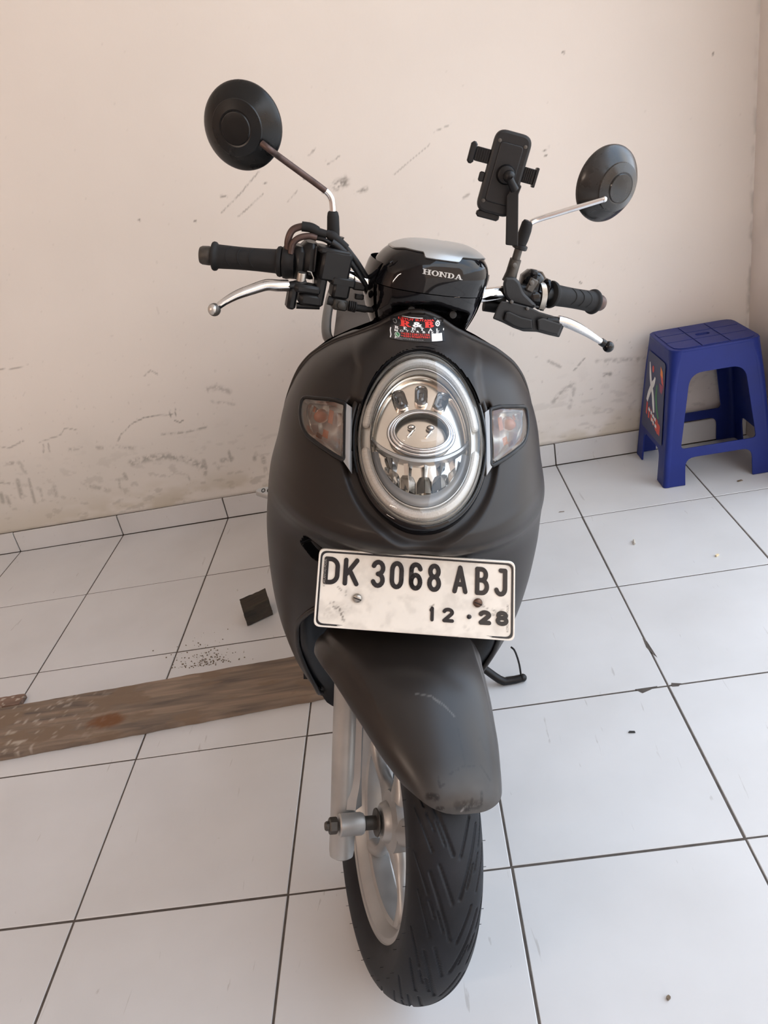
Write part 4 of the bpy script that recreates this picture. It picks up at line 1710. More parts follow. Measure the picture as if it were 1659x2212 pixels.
def stick_font(text, a0, a1, b0, hgt, mat, bold=.02, drop=0.0, name='sticker_lettering'):
    d = MB()
    font_add(d, text, a0, b0, a1 - a0, hgt, lambda u, v, h: stick(u, v - drop * ((u - .48) * 2) ** 2, h), .0004, bold)
    return d.build(name, mat, sticker, smooth=0)


stick_font('KETUT SUTAMA', .15, .82, .865, .095, 'red', .03, .05)
stick_slab('RR', [(.185, .375)], .25, .59, 'red', .30)
stick_slab('B', [(.63, .81)], .25, .60, 'red', .30)
stick_font('&', .405, .59, .61, .22, 'white', .035)
stick_slab('RENTAL', [(.08, .155), (.235, .30), (.39, .46), (.545, .61), (.70, .775), (.84, .90)], .115, .475, 'white', .26, drop=.08)
for ch, am_ in zip('MOTORBIKE', (.105, .205, .305, .40, .50, .61, .70, .775, .865)):
    hw = .010 if ch == 'I' else (.030 if ch in 'MO' else .023)
    stick_font(ch, am_ - hw, am_ + hw, .375 - .09 * ((am_ - .48) * 2) ** 2, .085, 'white', .02)
stick_font('+6281338121156', .19, .715, .255, .085, 'red', .012)
stick_font('+6281936079361', .19, .715, .150, .085, 'red', .012)
d = MB()
q = [(a, b_) for a, b_ in ((.75, .02), (.95, .02), (.95, .34), (.75, .34))]
d.grid([[stick(a, b_, .0004) for a in np.linspace(.75, .95, 6)] for b_ in np.linspace(.02, .34, 4)])
d.build('sticker_patch', 'white', sticker, smooth=0)
AR = (x1s - x0s) / ((zt_ - zb) * 1.45)


def disc(ca, cb, ra, mat, h, n=28, name='sticker_mark', inner=0):
    d = MB()
    o_ = [(ca + ra * math.cos(2 * math.pi * k / n), cb + ra * AR * math.sin(2 * math.pi * k / n)) for k in range(n)]
    if inner:
        i_ = [(ca + (u - ca) * inner, cb + (v - cb) * inner) for u, v in o_]
        d.add([stick(u, v, h) for u, v in o_ + i_], [(k, (k + 1) % n, n + (k + 1) % n, n + k) for k in range(n)])
    else:
        d.add([stick(u, v, h) for u, v in o_], [tuple(range(n))])
    return d.build(name, mat, sticker, smooth=0)


disc(.125, .20, .047, 'white', .0004)
d = MB()
d.add([stick(a, b_, .0004) for a, b_ in ((.085, .12), (.080, .035), (.118, .085))], [(0, 1, 2)])
d.build('sticker_mark', 'white', sticker, smooth=0)
disc(.125, .20, .039, 'green', .0007)
d = MB()
hs_ = [(.108, .235), (.106, .20), (.118, .17), (.135, .150), (.147, .157)]
for a, b_ in zip(hs_[:-1], hs_[1:]):
    d.add([stick(u, v, .0010) for u, v in seg_quad(a, b_, .012)], [(0, 1, 2, 3)])
d.build('sticker_mark', 'white', sticker, smooth=0)
disc(.085, .72, .035, 'frost', .0004, inner=.7)
d = MB()
nn = 40
o_ = [(.88 + (.052 if k % 4 < 2 else .042) * math.cos(2 * math.pi * k / nn), .74 + (.052 if k % 4 < 2 else .042) * AR * math.sin(2 * math.pi * k / nn)) for k in range(nn)]
i_ = [(.88 + .026 * math.cos(2 * math.pi * k / nn), .74 + .026 * AR * math.sin(2 * math.pi * k / nn)) for k in range(nn)]
d.add([stick(u, v, .0004) for u, v in o_ + i_], [(k, (k + 1) % nn, nn + (k + 1) % nn, nn + k) for k in range(nn)])
d.build('sticker_mark', 'white', sticker, smooth=0)
disc(.88, .74, .014, 'white', .0004)
d = MB()
rr_ = random.Random(9)
for b0, a_end in ((.105, .42), (.068, .60), (.028, .20)):
    a = .075
    while a < a_end:
        w_ = rr_.uniform(.012, .035)
        d.add([stick(u, v, .0004) for u, v in ((a, b0 - .012), (a + w_, b0 - .012), (a + w_, b0 + .006), (a, b0 + .006))], [(0, 1, 2, 3)])
        a += w_ + .010
d.build('small_print', 'frost', sticker, smooth=0, kind='stuff')
d = MB()
for pts, w_ in (([(.0, .02), (.012, .14), (.0, .30), (.010, .42)], .018), ([(.22, .985), (.40, .995), (.52, .99), (.60, .995)], .03), ([(.985, .42), (.99, .50)], .02)):
    for a, b_ in zip(pts[:-1], pts[1:]):
        d.add([stick(u, v, .0008) for u, v in seg_quad(a, b_, w_)], [(0, 1, 2, 3)])
d.build('peeling_edge', 'white', sticker, smooth=0, kind='stuff')

# ------------------------------------------------------------------ registration plate
PC = [bl(677, 1352, .012), bl(1111, 1384, .012), bl(1112.5, 1213, .040), bl(690, 1184, .040)]   # bl, br, tr, tl
PWm, PHm = .275, .110
pn = unit(np.cross(PC[1] - PC[0], PC[3] - PC[0]))
if pn[1] > 0:
    pn = -pn


def plate(u, v, h=0.0):
    a, b_ = u / PWm, v / PHm
    bend = .0035 * (1 - (2 * a - 1) ** 2) * (1 - b_) - .0015 * math.sin(3.1 * a) * b_
    return (1 - a) * (1 - b_) * PC[0] + a * (1 - b_) * PC[1] + a * b_ * PC[2] + (1 - a) * b_ * PC[3] + pn * (h + bend)


out = np.array(round_poly([(0, 0), (PWm, 0), (PWm, PHm), (0, PHm)], .009, 6))
mb = MB()
gu, gv = np.linspace(.002, PWm - .002, 120), np.linspace(.002, PHm - .002, 50)
dent = lambda u, v: -.0016 * math.exp(-((u - .055) / .012) ** 2 - ((v - .043) / .012) ** 2) - .0012 * math.exp(-((u - .223) / .012) ** 2 - ((v - .048) / .012) ** 2)
mask = np.ones((49, 119), bool)
for i in range(49):
    for j in range(119):
        mask[i, j] = all(min(a, PWm - a) ** 1 + min(b_, PHm - b_) > .0035 for a in (gu[j], gu[j + 1]) for b_ in (gv[i], gv[i + 1]))
mb.grid([[plate(u, v, .001 + dent(u, v)) for u in gu] for v in gv], mask)
npl = mb.n
V, F = fill2d([out], .0018, .0004)
mb.add([plate(u, v, h - .001) for u, v, h in V], F)
pl = mb.build('licence_plate', 'plate_white', scooter, smooth=40)
pl['label'] = 'white number plate with black embossed characters'
U2, V2 = np.meshgrid(gu, gv)
U2, V2 = U2.ravel(), V2.ravel()
st = np.zeros(U2.shape)
fn = fbm(U2 * 700, V2 * 700, 3)


def pmark(pts, w_, amt, gr=.5):
    global st
    d_ = seg_dist(U2, V2, pts)
    k = amt * (1 - sstep(w_ * .4, w_ * 1.4, d_))
    if gr:
        k = k * sstep(gr - .12, gr + .12, fn)
    st = np.maximum(st, k)


pmark([(.024, .034), (.036, .026)], .0045, .8, .52)
pmark([(.033, .030), (.040, .012)], .0016, .9, .40)
pmark([(.030, .058), (.040, .048), (.042, .055)], .0014, .6, .45)
pmark([(.018, .022), (.045, .030)], .010, .25, .5)
pmark([(.240, .034), (.262, .038)], .0022, .7, .5)
pmark([(.226, .048), (.248, .040), (.258, .042)], .0016, .7, .48)
pmark([(.158, .041), (.162, .0425)], .0012, .8, 0)
pmark([(.205, .016), (.21, .012)], .003, .2, .4)
for cu_, cv_ in ((.0567, .044), (.223, .050)):
    d_ = np.hypot(U2 - cu_, V2 - cv_)
    st = np.maximum(st, .40 * (1 - sstep(.005, .011, d_)))
st = np.maximum(st, .16 * sstep(.45, .7, fbm(U2 * 60, V2 * 60, 4)))
attr(pl, 'stain', np.r_[st, np.zeros(mb.n - npl)])
# border line and rim
mb = MB()
ins = lambda k: [(k + (PWm - 2 * k) * u / PWm, k + (PHm - 2 * k) * v / PHm) for u, v in out]
V, F = fill2d([ins(.0028), ins(.0052)], .0012, .0003)
mb.add([plate(u, v, h + .0014) for u, v, h in V], F)
mb.build('border_line', 'plate_black', pl, smooth=40)
mb = MB()
V, F = fill2d([ins(0), ins(.0026)], .003, .0008)
mb.add([plate(u, v, h + .0008) for u, v, h in V], F)
mb.build('rim', 'plate_white', pl, smooth=40)
v0, vh = .0605, .0385
for ch, ua, ub, vb, vh_, sw in (
        ('D', .030, .110, .556, .350, .0062), ('K', .128, .210, .556, .350, .0062), ('3', .267, .338, .556, .350, .0062), ('0', .362, .432, .556, .350, .0062),
        ('6', .459, .527, .556, .350, .0062), ('8', .552, .622, .556, .350, .0062), ('A', .680, .757, .556, .350, .0062), ('B', .795, .866, .556, .350, .0062), ('J', .893, .962, .556, .350, .0062),
        ('1', .568, .590, .185, .185, .0046), ('2', .632, .692, .185, .185, .0048), ('2', .815, .880, .185, .185, .0060), ('8', .903, .968, .185, .190, .0057)):
    w_, lines = GL[ch]
    mb = MB()
    mg = sw / 2
    X0, X1, Y0, Y1 = ua * PWm + mg, ub * PWm - mg, vb * PHm + mg, (vb + vh_) * PHm - mg
    for ln_ in lines:
        P = [(X0 + (X1 - X0) * a / w_, Y0 + (Y1 - Y0) * b_) for a, b_ in ln_]
        stroke_prisms(mb, P, sw, lambda u, v, h: plate(u, v, h + .001), 0, .0011)
    mb.build('plate_character', 'plate_black', pl, smooth=0)
mb = MB()
mb.lathe([(.0032, 0), (.0032, .0012), (.002, .0018)], plate(.768 * PWm, .275 * PHm, .001), pn, 14)
mb.build('plate_character', 'plate_black', pl, smooth=40)
mb = MB()
font_add(mb, 'KORLANTAS POLRI', 0, 0, 1, 1, lambda u, v, h: plate(.0085 + .0030 * (1 - v), .058 + .038 * u, .00225), 0)
font_add(mb, 'KORLANTAS POLRI', 0, 0, 1, 1, lambda u, v, h: plate(.2635 + .0030 * (1 - v), .012 + .038 * u, .00135), 0)
mb.build('small_lettering', simple('faint_grey_print', (.33, .31, .28), .5), pl, smooth=0, kind='stuff')
for (uu_, vv_, mt_) in ((.206, .405, 'steel'), (.811, .455, 'rust_bolt')):
    c_ = plate(uu_ * PWm, vv_ * PHm, 0)
    mb = MB()
    mb.lathe([(.0062, 0), (.0062, .0018), (.0050, .0034), (.0020, .0042)], c_, pn, 22)
    so = mb.build('plate_screw', mt_, pl, smooth=40)
    mb = MB()
    e1 = unit(np.cross(pn, [.35, 0, 1]))
    e2 = np.cross(pn, e1)
    mb.box(c_ + pn * .0040, (.0108, .0014, .0006), R=np.stack([e1, e2, pn], 1))
    mb.build('screw_slot', 'groove', pl, smooth=0)
# bracket behind the plate
mb = MB()
for uu_ in (.206, .811):
    mb = MB()
    a, b_ = plate(uu_ * PWm, .45 * PHm, -.002), plate(uu_ * PWm, .45 * PHm, -.002) + np.array([0, .07, .0])
    mb.tube([a, b_], .006, 10)
    mb.build('plate_bracket', 'black', scooter, smooth=40)

# ------------------------------------------------------------------ black liner inside the wheel arch, leg shield behind
mb = MB()
zz2 = np.linspace(.60, .165, 64)
xx2 = np.linspace(-.172, .172, 61)
rows = []
for z in zz2:
    k = np.interp(z, [.165, .19, .22, .25, .30, .60], [.45, .68, .80, .90, 1.0, 1.0])
    row = []
    for x in xx2 * k:
        s_ = float(sstep(.095, .165, abs(x)))
        ymid = .275 + .05 * float(sstep(.42, .20, z)) if z < .42 else .275 - .10 * float(sstep(.42, .60, z))
        row.append([x, (1 - s_) * ymid + s_ * (float(shell_y(x, max(z, .225))) + .004 + .03 * (1 - s_)), z])
    rows.append(row)
mb.grid(rows)
mb.build('inner_fender', 'deep_black', scooter, smooth=60)
mb = MB()
rows = []
for z in np.linspace(.95, .22, 40):
    xe1 = float(pchip(ZE, XE, z)) * .97
    ye1 = float(pchip(ZE, YE, z)) + .03
    rows.append([[xe1 * math.sin(t), ye1 + .045 * math.cos(t) ** 2 + .02, z] for t in np.linspace(-math.pi / 2, math.pi / 2, 31)])
mb.grid(rows)
mb.build('leg_shield', 'black', scooter, smooth=60)

# ------------------------------------------------------------------ front wheel, fender, fork (turned with the bars)
WC = np.array([0, 0, .2415])
wheel = MB()
NT, NS = 900, 90
th = np.linspace(0, 2 * math.pi, NT, endpoint=False)
sec = []
for k in range(NS + 1):
    a = math.radians(-90 + 180 * k / NS)
    sec.append((.0500 * math.sin(a), .2005 + .0420 * math.cos(a)))
side_in = [(.0488, .190), (.0460, .178), (.0405, .168), (.0370, .1645)]
sec = [(-x, r) for x, r in side_in[::-1]] + sec + side_in
sec = np.array(sec)
sx_, sr_ = sec[:, 0], sec[:, 1]
ds = np.r_[0, np.cumsum(np.hypot(np.diff(sx_), np.diff(sr_)))]
ds -= ds[len(ds) // 2]
ARC, LAT = np.meshgrid(th * .2425, ds, indexing='ij')
CIRC = 2 * math.pi * .2425
pitch = CIRC / 14
gro = np.zeros(ARC.shape)
# V-shaped tread: (start arc, start lateral, end arc, end lateral, width), in one pitch
SEGS = [(0.000, .004, .088, .034, .0026), (.004, .030, .062, .050, .0018), (.050, .005, .098, .022, .0020), (.060, .036, .112, .055, .0020),
        (.030, .026, .052, .034, .0016), (.086, .046, .112, .057, .0016), (.012, .014, .040, .0235, .0014)]
for sgn, off in ((1, 0.0), (-1, pitch * .5)):
    A_ = np.mod(ARC + off, pitch)
    for (a0, l0, a1, l1, w_) in SEGS:
        for sh in (-pitch, 0, pitch):
            dx, dy = a1 - a0, l1 - l0
            px_, py_ = A_ + sh - a0, sgn * LAT - l0
            t_ = np.clip((px_ * dx + py_ * dy) / (dx * dx + dy * dy), 0, 1)
            d_ = np.hypot(px_ - t_ * dx, py_ - t_ * dy)
            gro = np.maximum(gro, 1 - sstep(w_ * .45, w_ * .95, d_))
R2 = sr_[None, :] - .0024 * gro * (np.abs(LAT) < .058)
G = np.stack([np.broadcast_to(sx_[None, :], R2.shape), -R2 * np.cos(th)[:, None], R2 * np.sin(th)[:, None]], -1) + WC
# close round: rows are th
b = MB()
Gt = np.transpose(G, (1, 0, 2))
b.grid(Gt, closed_u=True)
tyre_o = b.build('front_tyre', 'tyre', scooter, st=True, smooth=0)
tyre_o.data.polygons.foreach_set('use_smooth', np.ones(len(tyre_o.data.polygons), bool))
tyre_o['label'] = 'black front tyre with a V shaped tread'
low_z = (steer(b.verts()) @ BR.T + BO)[:, 2].min()
# fine wear hairs along the shoulder
b = MB()
for k in range(46):
    a = 2 * math.pi * k / 46 + (.02 if k % 2 else 0)
    for sx in (-1, 1):
        r_ = .2005 + .042 * math.cos(math.radians(82)) if k % 3 else .190
        x_ = sx * (.0498 if k % 3 else .0488)
        P = WC + np.array([x_, -r_ * math.cos(a), r_ * math.sin(a)])
        b.tube([P, P + np.array([sx * .0045, 0, 0])], .00045, 4)
b.build('moulding_hair', 'tyre', tyre_o, st=True, smooth=0, kind='stuff')

# rim
b = MB()
b.lathe([(.1655, -.0375), (.1665, -.0360), (.1640, -.0345), (.1560, -.0340), (.1520, -.0300), (.1460, -.0180), (.1400, -.0150), (.1385, 0), (.1400, .0150), (.1460, .0180), (.1520, .0300), (.1560, .0340), (.1640, .0345), (.1665, .0360), (.1655, .0375),
         (.1600, .030), (.1600, -.030), (.1655, -.0375)], WC, (1, 0, 0), 96, cap=False)
rim = b.build('front_rim', 'alloy', scooter, st=True, smooth=30)
b = MB()
b.lathe([(.012, -.031), (.024, -.031), (.028, -.028), (.031, -.021), (.046, -.017), (.048, -.010), (.048, .010), (.046, .017), (.032, .030), (.012, .034)], WC, (1, 0, 0), 48)
b.build('hub', 'alloy', rim, st=True, smooth=30)
for k in range(5):
    base_a = 2 * math.pi * k / 5 + .42
    b = MB()
    path, wd = [], []
    for s_ in np.linspace(0, 1, 20):
        path.append((.036 + .108 * s_, base_a + .20 * math.sin(math.pi * s_ * .9)))
        wd.append(.0225 - .0150 * float(sstep(.05, .50, s_)) + .0085 * float(sstep(.62, 1.0, s_)))
    G = []
    for (r_, a), w_ in zip(path, wd):
        c_ = WC + np.array([-.003, -r_ * math.cos(a), r_ * math.sin(a)])
        tng = np.array([0, math.sin(a), math.cos(a)])
        hx = .0165 - .0055 * math.sin(math.pi * (r_ - .036) / .108)
        ring = []
        for m_ in range(16):
            q = 2 * math.pi * m_ / 16
            cq, sq = math.cos(q), math.sin(q)
            ring.append(c_ + np.array([1, 0, 0]) * hx * (abs(cq) ** .8) * np.sign(cq) + tng * w_ * (abs(sq) ** .8) * np.sign(sq))
        G.append(ring)
    b.grid(G, closed_u=True)
    b.build('spoke', 'alloy', rim, st=True, smooth=50)
# brake disc and caliper on the far side
b = MB()
V, F = fill2d([ell(.110, .110, 64), ell(.060, .060, 48)], .004, .0006)
b.add([WC + np.array([.052 + h, u, v]) for u, v, h in V], F)
b.build('brake_disc', 'steel', scooter, st=True, smooth=30)
b = MB()
b.box(WC + np.array([.062, .085, .065]), (.04, .05, .075), R=[[1, 0, 0], [0, .8, -.6], [0, .6, .8]], bev=.01)
b.build('brake_caliper', 'black', scooter, st=True, smooth=40)

# fork legs
AXD = np.array([0, math.sin(math.radians(26.5)), math.cos(math.radians(26.5))])
for sgn in (-1, 1):
    b = MB()
    P0 = np.array([.082 * sgn, .0285, .2245])
    prof = [(.012, -.062), (.0180, -.058), (.0196, -.048), (.0196, .02), (.0205, .10), (.0208, .26), (.022, .265), (.022, .285), (.0150, .287), (.0150, .40)]
    b.lathe(prof, P0, AXD, 32)
    leg = b.build('fork_leg', 'alloy2', scooter, st=True, smooth=35)
    # machined web running down to the axle lug
    b = MB()
    fr = np.array([0, -math.cos(math.radians(26.5)), math.sin(math.radians(26.5))])
    inner = np.array([-sgn, 0, 0.0])
    q_ = unit(inner * .75 + fr * .66)
    t_ = np.cross(AXD, q_)
    G = []
    for s_ in np.linspace(0, 1, 16):
        d_ = .26 * (1 - s_) + .020 * s_
        fl = float(sstep(.80, 1.0, s_))
        c_ = P0 + AXD * d_
        ro, tk = .0290 - .002 * fl, .0032 + .0085 * fl
        G.append([c_ + q_ * .014 - t_ * (tk + .004), c_ + q_ * (ro - .003) - t_ * tk, c_ + q_ * ro - t_ * (tk - .0012), c_ + q_ * ro + t_ * (tk - .0012), c_ + q_ * (ro - .003) + t_ * tk, c_ + q_ * .014 + t_ * (tk + .004)])
    b.grid(G, closed_u=True)
    b.f.append(tuple(15 * 6 + k for k in range(6)))
    b.build('fork_rib', 'alloy', leg, st=True, smooth=40)
    b = MB()
    ax0 = WC + np.array([sgn * .096, 0, 0])
    b.lathe([(.0150, 0), (.0168, .002), (.0168, .034), (.0150, .038)], ax0, (-sgn, 0, 0), 28)
    b.build('axle_lug', 'alloy', leg, st=True, smooth=35)
    b = MB()
    b.lathe([(.0112, 0), (.0125, .002), (.0125, .011), (.0112, .013)], WC + np.array([sgn * .111, 0, 0]), (-sgn, 0, 0), 6)
    b.lathe([(.0055, -.006), (.007, -.004), (.007, 0)], WC + np.array([sgn * .111, 0, 0]), (-sgn, 0, 0), 12)
    b.build('axle_nut', 'darksteel', leg, st=True, smooth=20)
    b = MB()
    b.lathe([(.0105, 0), (.0118, .001), (.0118, .004), (.0105, .005), (.0105, .022)], WC + np.array([sgn * .060, 0, 0]), (-sgn, 0, 0), 20)
    b.lathe([(.012, .0215), (.0205, .0215), (.0212, .0235), (.018, .0255)], WC + np.array([sgn * .060, 0, 0]), (-sgn, 0, 0), 28)
    b.build('axle_spacer', 'darksteel', leg, st=True, smooth=30)

# fender: arched crown ending in a round nose, flaring over the fork legs
TH = [49.5, 52, 56, 62, 68, 76, 84, 92, 100, 108, 116, 126, 140]
HWD = [.043, .053, .061, .071, .080, .089, .098, .106, .114, .123, .127, .122, .106]
XCN = [.008, .006, .003, -.002, -.006, -.010, -.013, -.015, -.016, -.016, -.015, -.012, -.010]
RED = [.262, .258, .252, .246, .242, .240, .240, .242, .246, .252, .258, .262, .264]
RCR = [.272, .279, .284, .288, .291, .294, .297, .300, .303, .305, .306, .306, .305]
n1, n2 = 200, 151
G = np.zeros((n1, n2, 3))
for j, uu_ in enumerate(np.linspace(-1, 1, n2)):
    for i, s_ in enumerate(np.linspace(0, 1, n1) ** 1.15):
        t0_ = 49.5 + 9.0 * abs(uu_) ** 3.2
        thd = t0_ + (140 - t0_) * s_
        hw = float(np.interp(thd, TH, HWD)) if thd > 51 else .0495
        hw = float(pchip(TH, HWD, thd))
        a = uu_ * math.pi / 2
        x = float(pchip(TH, XCN, thd)) + hw * math.sin(a)
        r_ = float(pchip(TH, RED, thd)) + (float(pchip(TH, RCR, thd)) - float(pchip(TH, RED, thd))) * max(0.0, math.cos(a)) ** .85
        # flat-topped ridge with a soft crease either side
        r_ += .0042 * float(sstep(.70, .62, abs(uu_))) * float(sstep(66, 90, thd))
        t_ = math.radians(thd)
        G[i, j] = (x, -r_ * math.cos(t_), r_ * math.sin(t_))
G += WC
b = MB()
b.grid(G)
# inner skin and rolled edge
cen = WC + (G - WC) * .985 + 0
Gi = WC + (G - WC) * np.array([.965, .988, .988])
b.grid(Gi[:, ::-1])
o1 = n1 * n2
for i in range(n1 - 1):
    b.f.append((i * n2, (i + 1) * n2, o1 + (i + 1) * n2 + n2 - 1, o1 + i * n2 + n2 - 1))
    b.f.append((i * n2 + n2 - 1, o1 + i * n2, o1 + (i + 1) * n2, (i + 1) * n2 + n2 - 1))
for j in range(n2 - 1):
    b.f.append((j, j + 1, o1 + n2 - 2 - j, o1 + n2 - 1 - j))


def fender_mat():
    mt = stained('scuffed_graphite_paint', (0.0150, 0.0120, 0.0105), (0.22, 0.21, 0.20), 0.34, noise=0.04, nscale=20)
    nt = mt.node_tree
    bb = nt.nodes['Principled BSDF']
    bb.inputs['Specular IOR Level'].default_value = 0.42
    prev = bb.inputs['Base Color'].links[0].from_socket
    a = nt.nodes.new('ShaderNodeAttribute')
    a.attribute_name = 'dark'
    mx = nt.nodes.new('ShaderNodeMix')
    mx.data_type = 'RGBA'
    nt.links.new(a.outputs['Fac'], mx.inputs['Factor'])
    nt.links.new(prev, mx.inputs['A'])
    mx.inputs['B'].default_value = (.006, .006, .006, 1)
    nt.links.new(mx.outputs['Result'], bb.inputs['Base Color'])
    return mt


M['fender'] = fender_mat()
fend = b.build('front_fender', 'fender', scooter, st=True, smooth=60, recalc=False)
fend['label'] = 'matte dark grey front fender with scratches at its nose'
# scratches: distances measured in picture-free fender coordinates (lateral x, arc length)
FV = np.concatenate([G.reshape(-1, 3), Gi[:, ::-1].reshape(-1, 3)])
fth = np.degrees(np.arctan2(FV[:, 2] - WC[2], -FV[:, 1]))
fa, fx = np.radians(fth) * .285, FV[:, 0]


def fpx(*pts):
    res = []
    for px, py in pts:
        y = -.1
        for _ in range(60):
            p = sl(px, py, y)
            # slide along the ray to the crown radius
            r_ = np.hypot(p[1], p[2] - WC[2])
            y += .35 * (r_ - .280) * (1 if True else 0)
        res.append((math.atan2(p[2] - WC[2], -p[1]) * .285, p[0]))
    return res


lightm, darkm = np.zeros(len(FV)), np.zeros(len(FV))
fg = fbm(fa * 500, fx * 500, 3)
for pts, w_, amt, dk in (([(893, 1516), (925, 1522), (952, 1538), (976, 1560)], .0007, .38, 0), ([(930, 1527), (958, 1545)], .0005, .3, 0), ([(985, 1385), (990, 1400)], .0012, .4, 0),
                         ([(983, 1580), (992, 1620), (1002, 1660)], .0009, .8, 1), ([(968, 1675), (995, 1660), (1022, 1656)], .0009, .8, 1), ([(1030, 1605), (1036, 1597), (1042, 1612)], .0009, .7, 1),
                         ([(1040, 1615), (1048, 1622)], .0010, .7, 1), ([(1036, 1655), (1046, 1668), (1060, 1685)], .0010, .8, 1), ([(945, 1680), (950, 1700), (958, 1695)], .0011, .7, 1),
                         ([(930, 1718), (944, 1722)], .0030, .9, 1), ([(1003, 1735), (1010, 1748)], .0020, .8, 1), ([(1020, 1728), (1016, 1748)], .0016, .8, 1), ([(1040, 1712), (1042, 1735)], .0014, .8, 1),
                         ([(990, 1740), (1035, 1738)], .0040, .5, 1), ([(950, 1745), (960, 1746)], .0018, .8, 1), ([(1000, 1752), (1006, 1744)], .0010, .8, 0)):
    L = fpx(*pts)
    d_ = seg_dist(fa, fx, L)
    k = amt * (1 - sstep(w_ * .5, w_ * 1.9, d_)) * (sstep(.30, .5, fg) if dk else .75 + .25 * fg)
    if dk:
        darkm = np.maximum(darkm, k)
    else:
        lightm = np.maximum(lightm, k)
# paint rubbed paler at the nose
nose = .16 * (1 - sstep(.245, .315, fa)) * (.6 + .8 * fbm(fa * 60, fx * 60, 3))
lightm = np.maximum(lightm, nose * (1 - darkm))
attr(fend, 'stain', lightm)
attr(fend, 'dark', darkm)

# ------------------------------------------------------------------ handlebar cowl
CY = .335
ZH = [.885, .910, .940, .960, .985, 1.005, 1.022, 1.034, 1.0415, 1.046, 1.0480, 1.0486]
HXW = [.046, .062, .076, .082, .0855, .0845, .078, .067, .054, .038, .018, .003]
HYF = [.040, .050, .060, .066, .070, .071, .068, .060, .047, .032, .014, .002]


def cowl(th_, z, off=0.0):
    hx, hy = float(pchip(ZH, HXW, z)) + off, float(pchip(ZH, HYF, z)) + off
    s_, c_ = math.sin(th_), math.cos(th_)
    x = hx * np.sign(s_) * abs(s_) ** .82 + .20 * max(0, z - .985)
    y = CY - hy * np.sign(c_) * abs(c_) ** .75
    return np.array([x, y, z + off * .6])


ths = np.linspace(-math.pi, math.pi, 121)
b = MB()
rows = []
for z in np.r_[np.linspace(.984, 1.03, 16), np.linspace(1.032, 1.0486, 14)]:
    rows.append([cowl(t, z) for t in ths])
b.grid(rows)
cow = b.build('handlebar_cowl', 'gloss_black', scooter, st=True, smooth=60)
# lower half: set in, with the dark hollow over the neck
b = MB()
rows = []
for z in np.linspace(.9835, .890, 36):
    row = []
    for t in ths:
        p = cowl(t, z, -.0016)
        k = (1 - (p[0] / .058) ** 2)
        if k > 0 and abs(t) < math.pi / 2:
            p[1] += .034 * k ** .5 * float(sstep(.974 - .012 * abs(p[0]) / .058, .955, z))
        row.append(p)
    rows.append(row)
b.grid(rows)
b.build('lower_cowl', 'gloss_black', cow, st=True, smooth=50)
for x in (-.030, .034):
    b = MB()
    b.lathe([(.0055, 0), (.0055, .008), (.003, .0085)], (x, .292, .953), (0, -1, .25), 16)
    b.build('cowl_plug', 'black', cow, st=True, smooth=40)
# rear half, a little wider
b = MB()
rows = []
for z in np.linspace(.886, 1.012, 24):
    rows.append([cowl(t, z, .005) + np.array([0, .012, -.003]) for t in np.linspace(1.18, math.pi, 26)])
b.grid(rows)
rows = []
for z in np.linspace(.886, 1.012, 24):
    rows.append([cowl(t, z, .005) + np.array([0, .012, -.003]) for t in np.linspace(-math.pi, -1.18, 26)])
b.grid(rows)
b.build('rear_cowl', 'gloss_black', cow, st=True, smooth=60)
# silver brow on top
b = MB()
rows = []
tb = np.linspace(-1.75, 1.75, 131)
for s_ in np.linspace(0, 1, 16):
    row = []
    for t in tb:
        x = cowl(t, 1.030)[0]
        edge = 1.0362 - .0062 * float(sstep(.0315, .0225, abs(x + .001))) - .004 * float(sstep(1.0, 1.5, abs(t)))
        z = edge + (1.0486 - edge) * s_
        row.append(cowl(t, z, .0022))
    rows.append(row)
rows = [[p * np.array([1, 1, 1]) + np.array([0, .003, -.002]) for p in rows[0]]] + rows
b.grid(rows)
b.build('silver_brow', 'silver', cow, st=True, smooth=60)
# maker's lettering
b = MB()
xs_ = -.0285


def cowl_front(x, z, h):
    hx, hy = float(pchip(ZH, HXW, z)), float(pchip(ZH, HYF, z))
    s_ = min(1, abs(x - .20 * max(0, z - .985)) / hx) ** (1 / .82)
    c_ = math.sqrt(max(0, 1 - s_ * s_)) ** .75
    return np.array([x, CY - hy * c_ - h, z])


for ch in 'HONDA':
    w_, polys = slab(ch, T=.22, t=.11, sf=.10)
    wl = .0117 * (w_ / .92)
    for P in polys:
        b.add([cowl_front(xs_ + wl * u / w_, 1.0100 - .030 * (xs_ + wl * u / w_ + .03) + .0068 * v, .0007) for u, v in P], [tuple(range(len(P)))])
    xs_ += wl + .0006
b.build('lettering', 'silver', cow, st=True, smooth=0)

